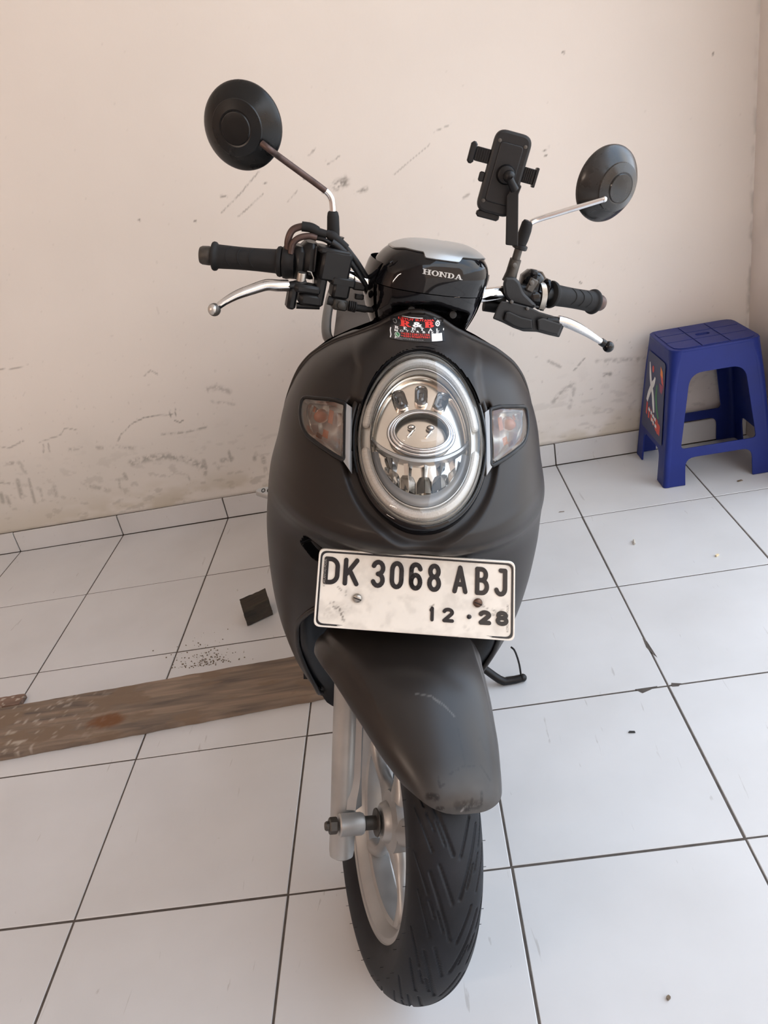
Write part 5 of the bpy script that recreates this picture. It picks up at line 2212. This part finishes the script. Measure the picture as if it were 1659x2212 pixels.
# ------------------------------------------------------------------ bars, grips, levers, switches
GE, GI = np.array([.322, .386, .980]), np.array([.2125, .355, .989])
gd = unit(GE - GI)
b = MB()
bar = smooth_path([GI * [-1, 1, 1] + gd * [-1, 1, 1] * .05, GI * [-1, 1, 1], (-.15, .345, .988), (-.09, .338, .978), (0, .337, .965), (.09, .338, .978), (.15, .345, .988), GI, GI + gd * .05], 60)
b.tube(bar, .011, 20)
b.build('handlebar', 'chrome', scooter, st=True, smooth=60)
for sgn in (-1, 1):
    b = MB()
    mi_ = np.array([sgn, 1, 1])
    b.tube(smooth_path([np.array((.138, .3435, .9865)) * mi_, np.array((.165, .3475, .9885)) * mi_, GI * mi_], 12), .0128, 18)
    b.build('bar_sleeve', 'black', scooter, st=True, smooth=50)
for sgn in (-1, 1):
    mir = np.array([sgn, 1, 1])
    a, e, d_ = GI * mir, GE * mir, gd * mir
    Lg = np.linalg.norm(e - a) - .014
    b = MB()
    prof = [(.012, -.002), (.0205, 0), (.0215, .003), (.0205, .006), (.0172, .008)]
    for k in range(24):
        s_ = k / 23
        prof.append((.0168 - .0010 * math.sin(math.pi * s_), .010 + (Lg - .018) * s_))
    prof += [(.0175, Lg - .007), (.0198, Lg - .005), (.0204, Lg - .002), (.0195, Lg), (.013, Lg + .0005)]
    b.lathe(prof, a, d_, 36)
    gr = b.build('grip', 'rubber', scooter, st=True, smooth=40)
    b = MB()
    b.lathe([(.011, 0), (.0118, .002), (.0135, .005), (.0130, .015), (.0112, .0185), (.004, .019)], a + d_ * Lg, d_, 28)
    b.build('bar_end', 'darksteel' if sgn < 0 else 'rusty', gr, st=True, smooth=40)
    # crescent ribs moulded into the grip
    b = MB()
    e1 = unit(np.cross(d_, [0, 0, 1.0]))
    e2 = np.cross(d_, e1)
    for c_ in (.38, .55, .72):
        P = []
        for q in np.linspace(-.9, .9, 12):
            ang = math.radians(200 if sgn < 0 else 20) + q
            dirv = math.cos(ang) * (-e1 if True else e1) + math.sin(ang) * e2
            dirv = unit(math.cos(q) * np.array([0, -1, .35]) + math.sin(q) * np.array([0, .35, 1]))
            dirv = unit(dirv - d_ * (dirv @ d_))
            P.append(a + d_ * (Lg * c_ + .007 * math.cos(q * 1.6) * 1) + dirv * .0161)
        b.tube(P, .0008, 6)
    b.build('grip_rib', 'rubber', gr, st=True, smooth=40)

# ---- right-hand controls (picture-left)
b = MB()
b.lathe([(.018, 0), (.0225, .001), (.0235, .006), (.0225, .010), (.0225, .018)], GI * [-1, 1, 1] + [.001, 0, 0], (1, -.28, .08), 28)
b.box(sl(645, 565, .352), (.024, .044, .046), bev=.009)
b.box(sl(668, 560, .350), (.026, .050, .050), bev=.010)
b.box(sl(694, 566, .348), (.018, .046, .046), bev=.006)
sw = b.build('throttle_housing', 'black', scooter, st=True, smooth=40)
b = MB()
b.box(sl(681, 560, .322), (.003, .006, .034), bev=.001)
b.build('housing_seam', 'soft_black', sw, st=True, smooth=40)
b = MB()
e_ = np.array([[.992, -.10, .07], [.10, .995, 0], [-.07, .007, .997]])
b.box(sl(720, 572, .325), (.044, .036, .042), R=e_, bev=.004)
b.box(sl(718, 541, .326), (.046, .038, .008), R=e_, bev=.003)
mcyl = b.build('brake_reservoir', 'black', scooter, st=True, smooth=40)
b = MB()
b.box(sl(737, 606, .322), (.036, .030, .012), R=e_, bev=.003)
b.box(sl(733, 625, .320), (.026, .026, .022), R=e_, bev=.004)
b.build('brake_cylinder', 'black', mcyl, st=True, smooth=40)
b = MB()
b.box(sl(733, 657, .312), (.022, .018, .015), R=e_, bev=.003)
b.lathe([(.0050, 0), (.0056, .001), (.0056, .003), (.0035, .004)], sl(737, 660, .303), (0, -1, .25), 18)
b.build('hose_union', 'union', mcyl, st=True, smooth=40)
b = MB()
for k in range(4):
    b.lathe([(.0065, 0), (.0078, .0008), (.0078, .0022), (.0065, .003)], sl(752 + 4.2 * k, 660 + k, .314), (1, 0, -.10), 16)
b.tube([sl(765, 664, .315), sl(790, 668, .318)], .0052, 12)
b.tube([sl(708, 648, .314), sl(722, 652, .313)], .0065, 12)
b.build('bellows', 'rubber', mcyl, st=True, smooth=40)
b = MB()
b.tube(smooth_path([sl(788, 668, .318), sl(812, 670, .325), sl(835, 672, .345), sl(850, 690, .38)], 16), .0042, 10)
b.build('brake_hose', 'rubber', mcyl, st=True, smooth=60)
b = MB()
b.tube(smooth_path([sl(760, 600, .335), sl(785, 608, .340), sl(800, 632, .342), sl(815, 650, .350)], 14), .0075, 10)
b.box(sl(775, 612, .338), (.020, .018, .018), bev=.003)
b.box(sl(775, 640, .335), (.014, .012, .008), bev=.002)
b.build('cable_guide', 'black', mcyl, st=True, smooth=40)
# bracket of the lever
b = MB()
b.box(sl(662, 622, .318), (.040, .030, .012), R=e_, bev=.005)
b.box(sl(668, 645, .318), (.034, .026, .016), R=e_, bev=.005)
b.box(sl(630, 640, .318), (.013, .020, .034), R=e_, bev=.004)
b.box(sl(688, 628, .322), (.014, .030, .040), R=e_, bev=.004)
b.tube([sl(640, 660, .316), sl(690, 662, .316)], .0045, 10)
br = b.build('lever_bracket', 'black', scooter, st=True, smooth=40)
pv = sl(651, 600, .316)
b = MB()
b.lathe([(.0066, -.010), (.0066, .006), (.0060, .0075), (.003, .0078)], pv, (0, -.12, 1), 24)
bo = b.build('pivot_bolt', 'steel', br, st=True, smooth=40)
b = MB()
b.box(pv + np.array([0, -.0009, .0077]), (.0118, .0016, .0008), R=[[.8, -.6, 0], [.6, .8, 0], [0, 0, 1]])
b.build('bolt_slot', 'groove', bo, st=True, smooth=0)
b = MB()
b.tube([sl(664, 586, .312), sl(672, 588, .310), sl(677, 600, .309), sl(676, 612, .309)], .0009, 6)
b.build('return_spring', 'steel', br, st=True, smooth=40)


def lever(sgn, root, path, rads, ball_c, name='brake_lever'):
    b = MB()
    b.tube(smooth_path(path, 36), np.interp(np.linspace(0, 1, 36), np.linspace(0, 1, len(rads)), rads), 18, flat=.85)
    lv = b.build(name, 'polished', scooter, st=True, smooth=60)
    b = MB()
    b.tube(root, [.0085, .0095, .0080][:len(root)], 14, flat=.6)
    b.build('lever_root', 'black', lv, st=True, smooth=50)
    return lv


lv = lever(-1, [sl(660, 608, .318), sl(635, 616, .316), sl(606, 618, .314)],
           [sl(622, 617, .316), sl(600, 617, .314), sl(575, 616, .313), sl(545, 625, .310), sl(512, 637, .306), sl(486, 651, .302), sl(470, 663, .299)],
           [.0095, .0096, .0090, .0084, .0076, .0064, .0052], None)
b = MB()
b.ball(sl(463, 669, .298), .0089)
bb_ = b.build('lever_ball', 'darksteel', lv, st=True, smooth=80)
b = MB()
b.ball(sl(461, 669, .2958), (.0076, .0070, .0078))
b.build('worn_face', 'label_grey', bb_, st=True, smooth=80)
b = MB()
b.tube(smooth_path([sl(489, 650, .3020), sl(479, 657, .3005), sl(470, 663, .299)], 8), [.0059, .0056, .0054], 14) if False else b.tube(smooth_path([sl(489, 650, .3020), sl(479, 657, .3005), sl(470, 663, .299)], 8), .0056, 14, flat=.75)
b.build('lever_tip', 'black', lv, st=True, smooth=60)

# throttle cables
for k, (pts, r_, mt_) in enumerate((
        ([(622, 545, .345), (622, 520, .345), (632, 497, .345), (655, 489, .343), (676, 492, .341)], .0049, 'rusty'),
        ([(628, 548, .338), (632, 527, .338), (646, 514, .337), (668, 510, .336), (684, 514, .335)], .0045, 'rusty'))):
    b = MB()
    b.tube(smooth_path([sl(*q) for q in pts], 26), r_, 14)
    tb_ = b.build('throttle_pipe', mt_, sw, st=True, smooth=60)
b = MB()
b.tube(smooth_path([sl(652, 489, .343), sl(672, 492, .341), sl(686, 500, .339)], 10), [.0068] * 9 + [.0066], 14)
b.tube(smooth_path([sl(684, 500, .339), sl(706, 507, .336)], 6), .0058, 14)
b.tube(smooth_path([sl(706, 504, .336), sl(722, 513, .333), sl(735, 524, .331), sl(748, 536, .330)], 12), [.0056] * 2 + [.0070] * 3 + [.0060] * 7, 14)
b.build('cable_boot', 'rubber', sw, st=True, smooth=60)
b = MB()
b.tube(smooth_path([sl(744, 532, .330), sl(770, 566, .330), sl(795, 606, .334), sl(815, 632, .342), sl(838, 648, .365)], 24), .0046, 12)
b.build('throttle_cable', 'black', sw, st=True, smooth=60)
b = MB()
b.tube(smooth_path([sl(682, 514, .335), sl(700, 518, .330), sl(718, 528, .327)], 10), .0030, 10)
b.tube(smooth_path([sl(716, 524, .326), sl(730, 534, .325), sl(748, 552, .324)], 10), .0062, 12)
b.tube(smooth_path([sl(744, 548, .324), sl(768, 582, .326), sl(792, 618, .330), sl(812, 646, .342)], 20), .0038, 12)
b.build('throttle_cable', 'black', sw, st=True, smooth=60)

# ---- left-hand controls (picture-right)
b = MB()
b.box(sl(1148, 616, .362), (.038, .046, .046), bev=.014)
b.box(sl(1170, 634, .364), (.026, .048, .048), bev=.014)
b.box(sl(1152, 642, .352), (.036, .034, .026), bev=.008)
sw2 = b.build('switch_housing', 'gloss_black', scooter, st=True, smooth=50)
b = MB()
b.box(sl(1152, 588, .352), (.012, .014, .008), bev=.003)
b.build('horn_button', 'soft_black', sw2, st=True, smooth=40)
b = MB()
b.box(sl(1149, 616, .335), (.014, .006, .020), R=[[.95, 0, .3], [0, 1, 0], [-.3, 0, .95]], bev=.002)
b.lathe([(.0040, 0), (.0040, .004), (.002, .005)], sl(1147, 611, .333), (0, -1, .2), 14)
b.build('clamp_plate', 'darksteel', sw2, st=True, smooth=40)
b = MB()
st_ = smooth_path([sl(1162, 606, .352), sl(1174, 614, .338), sl(1177, 640, .334), sl(1170, 668, .336)], 18)
rows = []
for p in st_:
    rows.append([p + np.array([-.0048, .002, 0]), p + np.array([-.0044, -.001, 0]), p + np.array([.0044, -.001, 0]), p + np.array([.0048, .002, 0])])
b.grid(rows)
b.build('clamp_strap', 'steel', sw2, st=True, smooth=50)
# lever holder under it: an angular casting
OUT = [(1064, 688), (1076, 660), (1084, 650), (1102, 652), (1124, 658), (1146, 664), (1166, 674), (1190, 681), (1212, 688), (1221, 698), (1208, 729), (1186, 724), (1160, 717), (1130, 716), (1108, 708), (1086, 697)]
b = MB()
V, F = fill2d([round_poly([(q[0] / 1000, -q[1] / 1000) for q in OUT], .003, 3)], .04, .003)
PX = lambda V_: [sl(u * 1000, -w_ * 1000, .318 - h * .55) for u, w_, h in V_]
b.add(PX(V), F)
hold = b.build('lever_holder', 'soft_black', scooter, st=True, smooth=35)
b = MB()
V, F = fill2d([round_poly([(q[0] / 1000, -q[1] / 1000) for q in ((1088, 692), (1092, 674), (1100, 672), (1126, 684), (1150, 690), (1152, 712), (1128, 712), (1108, 705))], .003, 3)], .016, .004)
b.add([sl(u * 1000, -w_ * 1000, .306 - h * .6) for u, w_, h in V], F)
b.build('holder_pocket', 'black', hold, st=True, smooth=40)
b = MB()
V, F = fill2d([round_poly([(q[0] / 1000, -q[1] / 1000) for q in ((1160, 690), (1172, 686), (1216, 700), (1206, 726), (1162, 714))], .003, 3)], .016, .004)
b.add([sl(u * 1000, -w_ * 1000, .305 - h * .6) for u, w_, h in V], F)
b.build('holder_cover', 'soft_black', hold, st=True, smooth=40)
for q in ((1104, 653), (1138, 667)):
    b = MB()
    b.lathe([(.0028, 0), (.0028, .003), (.0015, .0036)], sl(q[0], q[1], .305), (0, -1, .4), 12)
    b.build('holder_screw', 'darksteel', hold, st=True, smooth=40)
# arm rising to the mirror, and its clamp
b = MB()
V, F = fill2d([round_poly([(q[0] / 1000, -q[1] / 1000) for q in ((1086, 612), (1092, 598), (1112, 598), (1124, 610), (1132, 632), (1160, 660), (1150, 668), (1100, 654), (1090, 640))], .006, 4)], .05, .006)
b.add([sl(u * 1000, -w_ * 1000, .340 - h * .6) for u, w_, h in V], F)
b.build('mirror_bracket', 'soft_black', hold, st=True, smooth=45)
b = MB()
b.box(sl(1080, 640, .340), (.020, .016, .016), bev=.003)
b.tube([sl(1052, 634, .345), sl(1090, 644, .340)], .006, 12)
b.tube([sl(1045, 658, .350), sl(1085, 664, .345)], .010, 14)
b.build('bracket_cable', 'rubber', hold, st=True, smooth=40)
lv2 = lever(1, [sl(1180, 690, .312), sl(1200, 692, .310), sl(1212, 694, .309)],
            [sl(1205, 691, .309), sl(1222, 696, .307), sl(1245, 706, .304), sl(1270, 720, .301), sl(1290, 733, .299), sl(1305, 742, .297)],
            [.0082, .0092, .0088, .0074, .0062, .0050], None)
b = MB()
b.tube([sl(1298, 738, .298), sl(1306, 743, .297)], .0062, 14)
b.build('lever_tip', 'gloss_black', lv2, st=True, smooth=60)
b = MB()
b.ball(sl(1314, 749, .296), .0090)
b.build('lever_ball', 'gloss_black', lv2, st=True, smooth=80)

# ------------------------------------------------------------------ mirrors


def s2w(p):
    return steer(np.asarray(p)[None])[0] @ BR.T + BO


def w2s(p):
    return SR.T @ (w2b(p) - SA) + SA


def dir_s(d):
    return SR.T @ (BR.T @ np.asarray(d, float))


def mirror_head(c, side_px, ang, rad, dome, mt_, worn):
    """c: centre (fork frame); the back of the shell turned ang degrees away from the viewer towards side_px (image direction)"""
    cw = s2w(c)
    toc = unit(CAM - cw)
    img = CR[0] * side_px[0] - CR[1] * side_px[1]
    img = unit(img - toc * (img @ toc))
    nw_ = math.cos(math.radians(ang)) * toc + math.sin(math.radians(ang)) * img
    n_ = unit(dir_s(nw_))
    up = unit(dir_s([0, 0, 1]))
    b = MB()
    R_ = rad
    prof = [(.0001, dome), (R_ * .32, dome * .995), (R_ * .355, dome * .985), (R_ * .375, dome * .93), (R_ * .41, dome * .945), (R_ * .60, dome * .80), (R_ * .625, dome * .775), (R_ * .64, dome * .70),
            (R_ * .80, dome * .45), (R_ * .93, dome * .17), (R_ * .985, dome * .03), (R_, -.002), (R_ * .99, -.006), (R_ * .95, -.007)]
    b.lathe(prof, c, n_, 64, ref=up)
    mh = b.build('mirror', mt_, scooter, st=True, smooth=25)
    b = MB()
    b.lathe([(R_ * .95, -.0068), (R_ * .6, -.0074), (.001, -.0078)], c, n_, 48, ref=up)
    b.build('mirror_glass', 'glass_mirror', mh, st=True, smooth=60)
    return mh, n_


cL = sl(523, 273, .350)
mL, nL = mirror_head(cL, (-.95, .30), 24, .0545, .024, 'mirror_black', False)
jL = sl(566, 311, 0.0)
# point on the shell under that pixel: walk along the sight line to the mirror plane
def on_plane(px, py, c, n_, h):
    c0, d0 = sl(px, py, 0.0), sl(px, py, 1.0)
    d_ = d0 - c0
    return c0 + d_ * (((c + n_ * h) - c0) @ n_) / (d_ @ n_)


b = MB()
b.lathe([(.0052, 0), (.0052, .002), (.0035, .0028)], on_plane(555, 290, cL, nL, .016), nL, 16)
b.build('mirror_screw', 'black', mL, st=True, smooth=40)
j1 = on_plane(566, 310, cL, nL, .019)
b = MB()
pts = [j1, on_plane(585, 325, cL, nL, .020), sl(605, 340, .338), sl(650, 373, .346), sl(692, 404, .347), sl(711, 420, .347), sl(718, 436, .347), sl(719, 462, .347)]
b.tube(smooth_path(pts, 50), .0043, 16)
stL = b.build('mirror_stem', 'rusty', mL, st=True, smooth=60)
b = MB()
b.tube(smooth_path([sl(703, 412, .347), sl(711, 420, .347), sl(716.5, 431, .347), sl(718.5, 445, .347), sl(719, 459, .347)], 20), .0046, 16)
b.build('chrome_bend', 'chrome', stL, st=True, smooth=60)
b = MB()
b.tube([sl(719, 456, .347), sl(719, 459, .347), sl(719.5, 468, .347), sl(720, 495, .347), sl(720, 530, .347)], [.0058, .0074, .0085, .0090, .0090], 24)
b.build('stem_boot', 'rubber', stL, st=True, smooth=60)
b = MB()
b.lathe([(.010, 0), (.011, .002), (.011, .02), (.012, .022)], sl(722, 545, .347), (0, 0, 1), 20)
b.build('stem_nut', 'black', stL, st=True, smooth=40)

cR = sl(1313, 398, .335)
mR, nR = mirror_head(cR, (.95, .31), 43, .0545, .030, 'mirror_worn', True)
j2 = on_plane(1305, 430, cR, nR, .026)
b = MB()
pts = [j2, j2 * .66 + sl(1165, 473, .335) * .34, j2 * .33 + sl(1165, 473, .335) * .67, sl(1165, 473, .335), sl(1147, 481, .337), sl(1138, 492, .338)]
b.tube(smooth_path(pts, 40), .0044, 18)
stR = b.build('mirror_stem', 'chrome', mR, st=True, smooth=60)
b = MB()
b.ball(j2, .0048)
b.build('stem_end', 'chrome', stR, st=True, smooth=60)
b = MB()
b.lathe([(.0045, 0), (.0045, .0015), (.003, .002)], on_plane(1318, 440, cR, nR, .022), nR, 14)
b.build('mirror_screw', 'black', mR, st=True, smooth=40)
b = MB()
b.tube([sl(1141, 477, .337), sl(1139, 482, .3375), sl(1135, 497, .339), sl(1128, 517, .341), sl(1122, 534, .342)], [.0062, .0082, .0092, .0094, .0080], 24)
b.build('stem_boot', 'rubber', stR, st=True, smooth=60)
b = MB()
b.tube([sl(1121, 536, .342), sl(1114, 560, .344)], .0062, 18)
b.tube([sl(1114, 560, .344), sl(1105, 590, .346), sl(1099, 608, .347)], [.0088, .0092, .0110], 18)
b.lathe([(.0036, 0), (.0036, .0022), (.002, .0028)], sl(1111, 573, .337), (0, -1, .2), 12)
b.build('stem_adapter', 'darksteel', stR, st=True, smooth=40)

# ------------------------------------------------------------------ the rest of the scooter, mostly behind the front cover
# head tube and steering stem down to the fork
b = MB()
b.tube([SA + AXD * .33, SA + AXD * .78], .024, 20)
b.box(SA + AXD * .335, (.215, .06, .035), R=[[1, 0, 0], [0, AXD[2], AXD[1]], [0, -AXD[1], AXD[2]]], bev=.01)
b.build('steering_stem', 'black', scooter, st=True, smooth=40)
# foot board
b = MB()
rows = []
for y in np.linspace(.34, .84, 20):
    w_ = .165 + .01 * math.sin((y - .34) * 6)
    rows.append([[-w_, y, .235], [-w_, y, .285], [-w_ + .012, y, .298], [-.06, y, .298], [-.05, y, .305], [.05, y, .305], [.06, y, .298], [w_ - .012, y, .298], [w_, y, .285], [w_, y, .235]])
b.grid(rows, closed_u=True)
b.f += [tuple(range(10)), tuple(19 * 10 + k for k in range(9, -1, -1))]
b.build('foot_board', 'black', scooter, smooth=40)
# rear body
b = MB()
rows = []
for s_ in np.linspace(0, 1, 30):
    y = .80 + .72 * s_
    cz = .50 + .12 * s_
    hz = (.22 - .12 * s_) * (1 if s_ < .97 else .6)
    hw = .05 + .115 * min(1, s_ / .3) ** .6 * (1 - .55 * max(0, s_ - .55))
    rows.append([[hw * math.sin(t) * abs(math.sin(t)) ** -.3 if abs(math.sin(t)) > 1e-6 else 0, y, cz + hz * math.cos(t) * (abs(math.cos(t)) ** -.25 if abs(math.cos(t)) > 1e-6 else 1)] for t in np.linspace(0, 2 * math.pi, 40, endpoint=False)])
b.grid(rows, closed_u=True)
b.f += [tuple(range(40)), tuple(29 * 40 + k for k in range(39, -1, -1))]
b.build('rear_body', 'matte', scooter, smooth=50)
# seat
b = MB()
rows = []
for s_ in np.linspace(0, 1, 40):
    y = .74 + .66 * s_
    zt2 = .762 + .030 * s_ + .020 * float(sstep(.45, .7, s_)) - .030 * float(sstep(.93, 1, s_)) - .03 * float(sstep(.06, 0, s_))
    hw = .085 + .060 * min(1, s_ / .35) ** .7 - .03 * float(sstep(.8, 1, s_))
    rows.append([[-hw * .93, y, .690], [-hw, y, .715], [-hw * .96, y, zt2 - .018], [-hw * .80, y, zt2 - .003], [-hw * .4, y, zt2], [hw * .4, y, zt2], [hw * .80, y, zt2 - .003], [hw * .96, y, zt2 - .018], [hw, y, .715], [hw * .93, y, .690]])
b.grid(rows, closed_u=True)
b.f += [tuple(range(10)), tuple(39 * 10 + k for k in range(9, -1, -1))]
b.build('seat', 'seat', scooter, smooth=50)
b = MB()
gr_ = smooth_path([(-.12, .98, .700), (-.158, 1.02, .728), (-.162, 1.14, .768), (-.150, 1.32, .792), (-.10, 1.46, .80), (0, 1.50, .80), (.10, 1.46, .80), (.150, 1.32, .792), (.162, 1.14, .768), (.158, 1.02, .728), (.12, .98, .700)], 60)
b.tube(gr_, .012, 14)
b.build('grab_rail', 'rail', scooter, smooth=60)
b = MB()
b.box((0, 1.525, .62), (.16, .04, .07), bev=.014)
b.build('tail_light', 'red', scooter, smooth=40)
# rear wheel
RW = np.array([0, 1.24, .2450])
b = MB()
prof = [(.165, -.040), (.178, -.050)] + [(.1955 + .047 * math.cos(math.radians(a)), .055 * math.sin(math.radians(a))) for a in np.linspace(-88, 88, 22)] + [(.178, .050), (.165, .040), (.165, -.040)]
b.lathe(prof, RW, (1, 0, 0), 72, cap=False)
b.build('rear_tyre', 'tyre', scooter, smooth=50)
b = MB()
b.lathe([(.02, -.03), (.06, -.02), (.13, -.015), (.15, -.038), (.166, -.040), (.166, .040), (.15, .038), (.13, .015), (.06, .02), (.02, .03)], RW, (1, 0, 0), 48)
b.build('rear_rim', 'alloy', scooter, smooth=30)
# engine with its transmission case, silencer and mudguard
b = MB()
b.box((.085, 1.04, .27), (.07, .50, .15), bev=.03)
b.box((.0, .92, .30), (.16, .22, .17), bev=.03)
b.build('engine', 'alloy2', scooter, smooth=40)
b = MB()
b.lathe([(.02, 0), (.042, .01), (.048, .05), (.050, .30), (.042, .34), (.02, .345)], (-.125, 1.08, .275), (0, 1, .12), 28)
b.tube(smooth_path([(-.02, .86, .24), (-.09, .95, .22), (-.125, 1.08, .275)], 14), .014, 12)
b.build('silencer', 'black', scooter, smooth=40)
b = MB()
rows = []
for a in np.linspace(20, 165, 24):
    t_ = math.radians(a)
    rows.append([[x, RW[1] - .275 * math.cos(t_), RW[2] + (.275 - .02 * (x / .06) ** 2) * math.sin(t_)] for x in np.linspace(-.062, .062, 9)])
b.grid(rows)
b.build('rear_mudguard', 'black', scooter, smooth=60)
# pillion steps
for sgn in (-1, 1):
    b = MB()
    out_ = round_poly([(0, -.024), (.100, -.022), (.140, .004), (.120, .028), (0, .032)], [.004, .010, .014, .012, .004], 5)
    V, F = fill2d([out_], .014, .003)
    zt3 = .362
    b.add([(sgn * (.190 + u), .905 + w_, zt3 + h - .05 * u) for u, w_, h in V], F, )
    pg = b.build('pillion_step', 'silver', scooter, smooth=40, recalc=True)
    b = MB()
    for k in range(5):
        c_ = .060 + .014 * k
        P = [(sgn * (.190 + c_ + .004 * math.cos(q)), .905 + .003 + .010 * math.sin(q), zt3 + .0076 - .05 * c_) for q in np.linspace(0, 2 * math.pi, 12)]
        b.tube(P, .0011, 5)
    b.build('step_tread', 'rubber', pg, smooth=0)
    b = MB()
    b.tube([(sgn * .12, .90, .36), (sgn * .20, .905, .360)], .010, 10)
    b.build('step_arm', 'black', pg, smooth=40)
# side stand, reaching the floor
tip = w2b(at(1129, 1464, 2, .010))
mid_ = w2b(at(1100, 1470, 2, .009))
b = MB()
b.tube(smooth_path([(.095, .63, .20), (.16, .60, .14), w2b(at(1073, 1464, 2, .020)), mid_, tip], 30), np.interp(np.linspace(0, 1, 30), [0, .6, .9, 1], [.009, .009, .0095, .0088]), 16)
b.ball(tip, .0094)
sd = b.build('side_stand', 'black', scooter, smooth=60)
b = MB()
b.tube(smooth_path([tip + np.array([-.004, 0, .004]), bl(1121, 1432, tip[1] + .008), bl(1112, 1406, tip[1] + .02), bl(1104, 1398, tip[1] + .03)], 16), .0022, 8)
b.build('stand_hook', 'black', sd, smooth=60)

# ------------------------------------------------------------------ phone holder clamped to the mirror stem
wy = -1.330
pc = at(1088, 376, 1, wy)
n_ = unit(CAM - pc)
du_ = at(1110, 297, 1, wy) - at(1066, 452, 1, wy)
vl = unit(du_ - n_ * (du_ @ n_))
ul = np.cross(vl, n_)
n_ = unit(n_ + .10 * ul)                       # turned a touch
ul = np.cross(vl, n_)
Rp = np.stack([ul, vl, n_], 1)
sc = 1.0
hold_w, hold_h, hold_t = .0530, .1100, .013
holder = empty('phone_holder', pc, Rp)
tag(holder, 'black plastic phone holder on a short arm beside the right-hand mirror', 'phone holder')
b = MB()
V, F = fill2d([round_poly([(-hold_w / 2, -hold_h / 2), (hold_w / 2, -hold_h / 2), (hold_w / 2, hold_h / 2), (-hold_w / 2, hold_h / 2)], .0155, 7)], hold_t, .004)
b.add(V, F)
b.build('back_plate', 'soft_black', holder, smooth=40)
b = MB()
V, F = fill2d([round_poly([(-.017, -.040), (.017, -.040), (.017, .040), (-.017, .040)], .006, 5)], .004, .0018)
b.add(V + np.array([0, 0, hold_t / 2]), F)
b.build('raised_panel', 'soft_black', holder, smooth=40)
for x, y in ((-.0185, .0400), (.0185, .0400), (-.0185, -.0400), (.0185, -.0400)):
    b = MB()
    b.lathe([(.0026, 0), (.0026, .0008), (.0014, .0012)], (x, y, hold_t / 2), (0, 0, 1), 12)
    b.build('holder_screw', 'darksteel', holder, smooth=40)
# side jaws with ribbed slides
for sgn, y0, ext, hh in ((-1, .0165, .021, .019), (1, .006, .0175, .0205)):
    b = MB()
    x0 = sgn * hold_w / 2
    b.box((x0 + sgn * ext * .45, y0, -.001), (ext, hh, .005), bev=.001)
    jw = b.build('slide', 'soft_black', holder, smooth=40)
    b = MB()
    for k in range(5):
        b.box((x0 + sgn * (.002 + k * ext / 6.2), y0, .0022), (.0016, hh * .9, .0022))
    b.build('slide_rib', 'black', jw, smooth=0, kind='stuff')
    b = MB()
    b.box((x0 + sgn * (ext + (.0035 if sgn < 0 else .001)), y0, -.004), (.009 if sgn < 0 else .004, hh + (.010 if sgn < 0 else .006), .016), bev=.003 if sgn < 0 else .001)
    b.build('jaw', 'soft_black', holder, smooth=40)
b = MB()
b.box((-hold_w / 2 - .003, -.0105, -.001), (.008, .0135, .008), bev=.002)
b.build('release_tab', 'soft_black', holder, smooth=40)
b = MB()
b.box((-.006, -hold_h / 2 - .003, -.004), (.034, .010, .012), bev=.003)
b.build('foot_tray', 'soft_black', holder, smooth=40)
bw = at(1100, 381, 1, wy - .022)
bp_ = Rp.T @ (bw - pc)
b = MB()
b.lathe([(.0135, 0), (.0135, .004), (.0115, .007), (.0115, .011), (.0095, .012)], (bp_[0] - .004, bp_[1] + .001, hold_t / 2), (0, 0, 1), 28)
b.build('ball_socket', 'black', holder, smooth=35)
b = MB()
b.ball((bp_[0], bp_[1], hold_t / 2 + .014), .0085)
b.build('ball_joint', 'black', holder, smooth=80)
b = MB()
a0_ = Rp.T @ (at(1101, 386, 1, wy - .030) - pc)
a1_ = Rp.T @ (at(1112, 410, 1, wy - .026) - pc)
b.tube([a0_, (a0_ + a1_) / 2, a1_], [.0050, .0056, .0062], 12)
b.build('ball_stalk', 'black', holder, smooth=50)
b = MB()
OUT = [(1107, 404), (1122, 398), (1127, 402), (1120, 420), (1119, 532), (1092, 529), (1094, 424)]
V, F = fill2d([round_poly([(q[0] / 1000, -q[1] / 1000) for q in OUT], .003, 3)], .014, .002)
b.add([Rp.T @ (at(u * 1000, -w_ * 1000, 1, wy - .014 - h * .8) - pc) for u, w_, h in V], F)
b.build('arm', 'black', holder, smooth=35)
b = MB()
b.lathe([(.0102, 0), (.0115, .001), (.0115, .006), (.0102, .007)], Rp.T @ (s2w(sl(1125, 528, .3415)) - pc), Rp.T @ (BR @ SR @ unit(sl(1128, 517, .341) - sl(1121, 536, .342)) * -1), 24)
b.build('clamp_ring', 'black', holder, smooth=40)
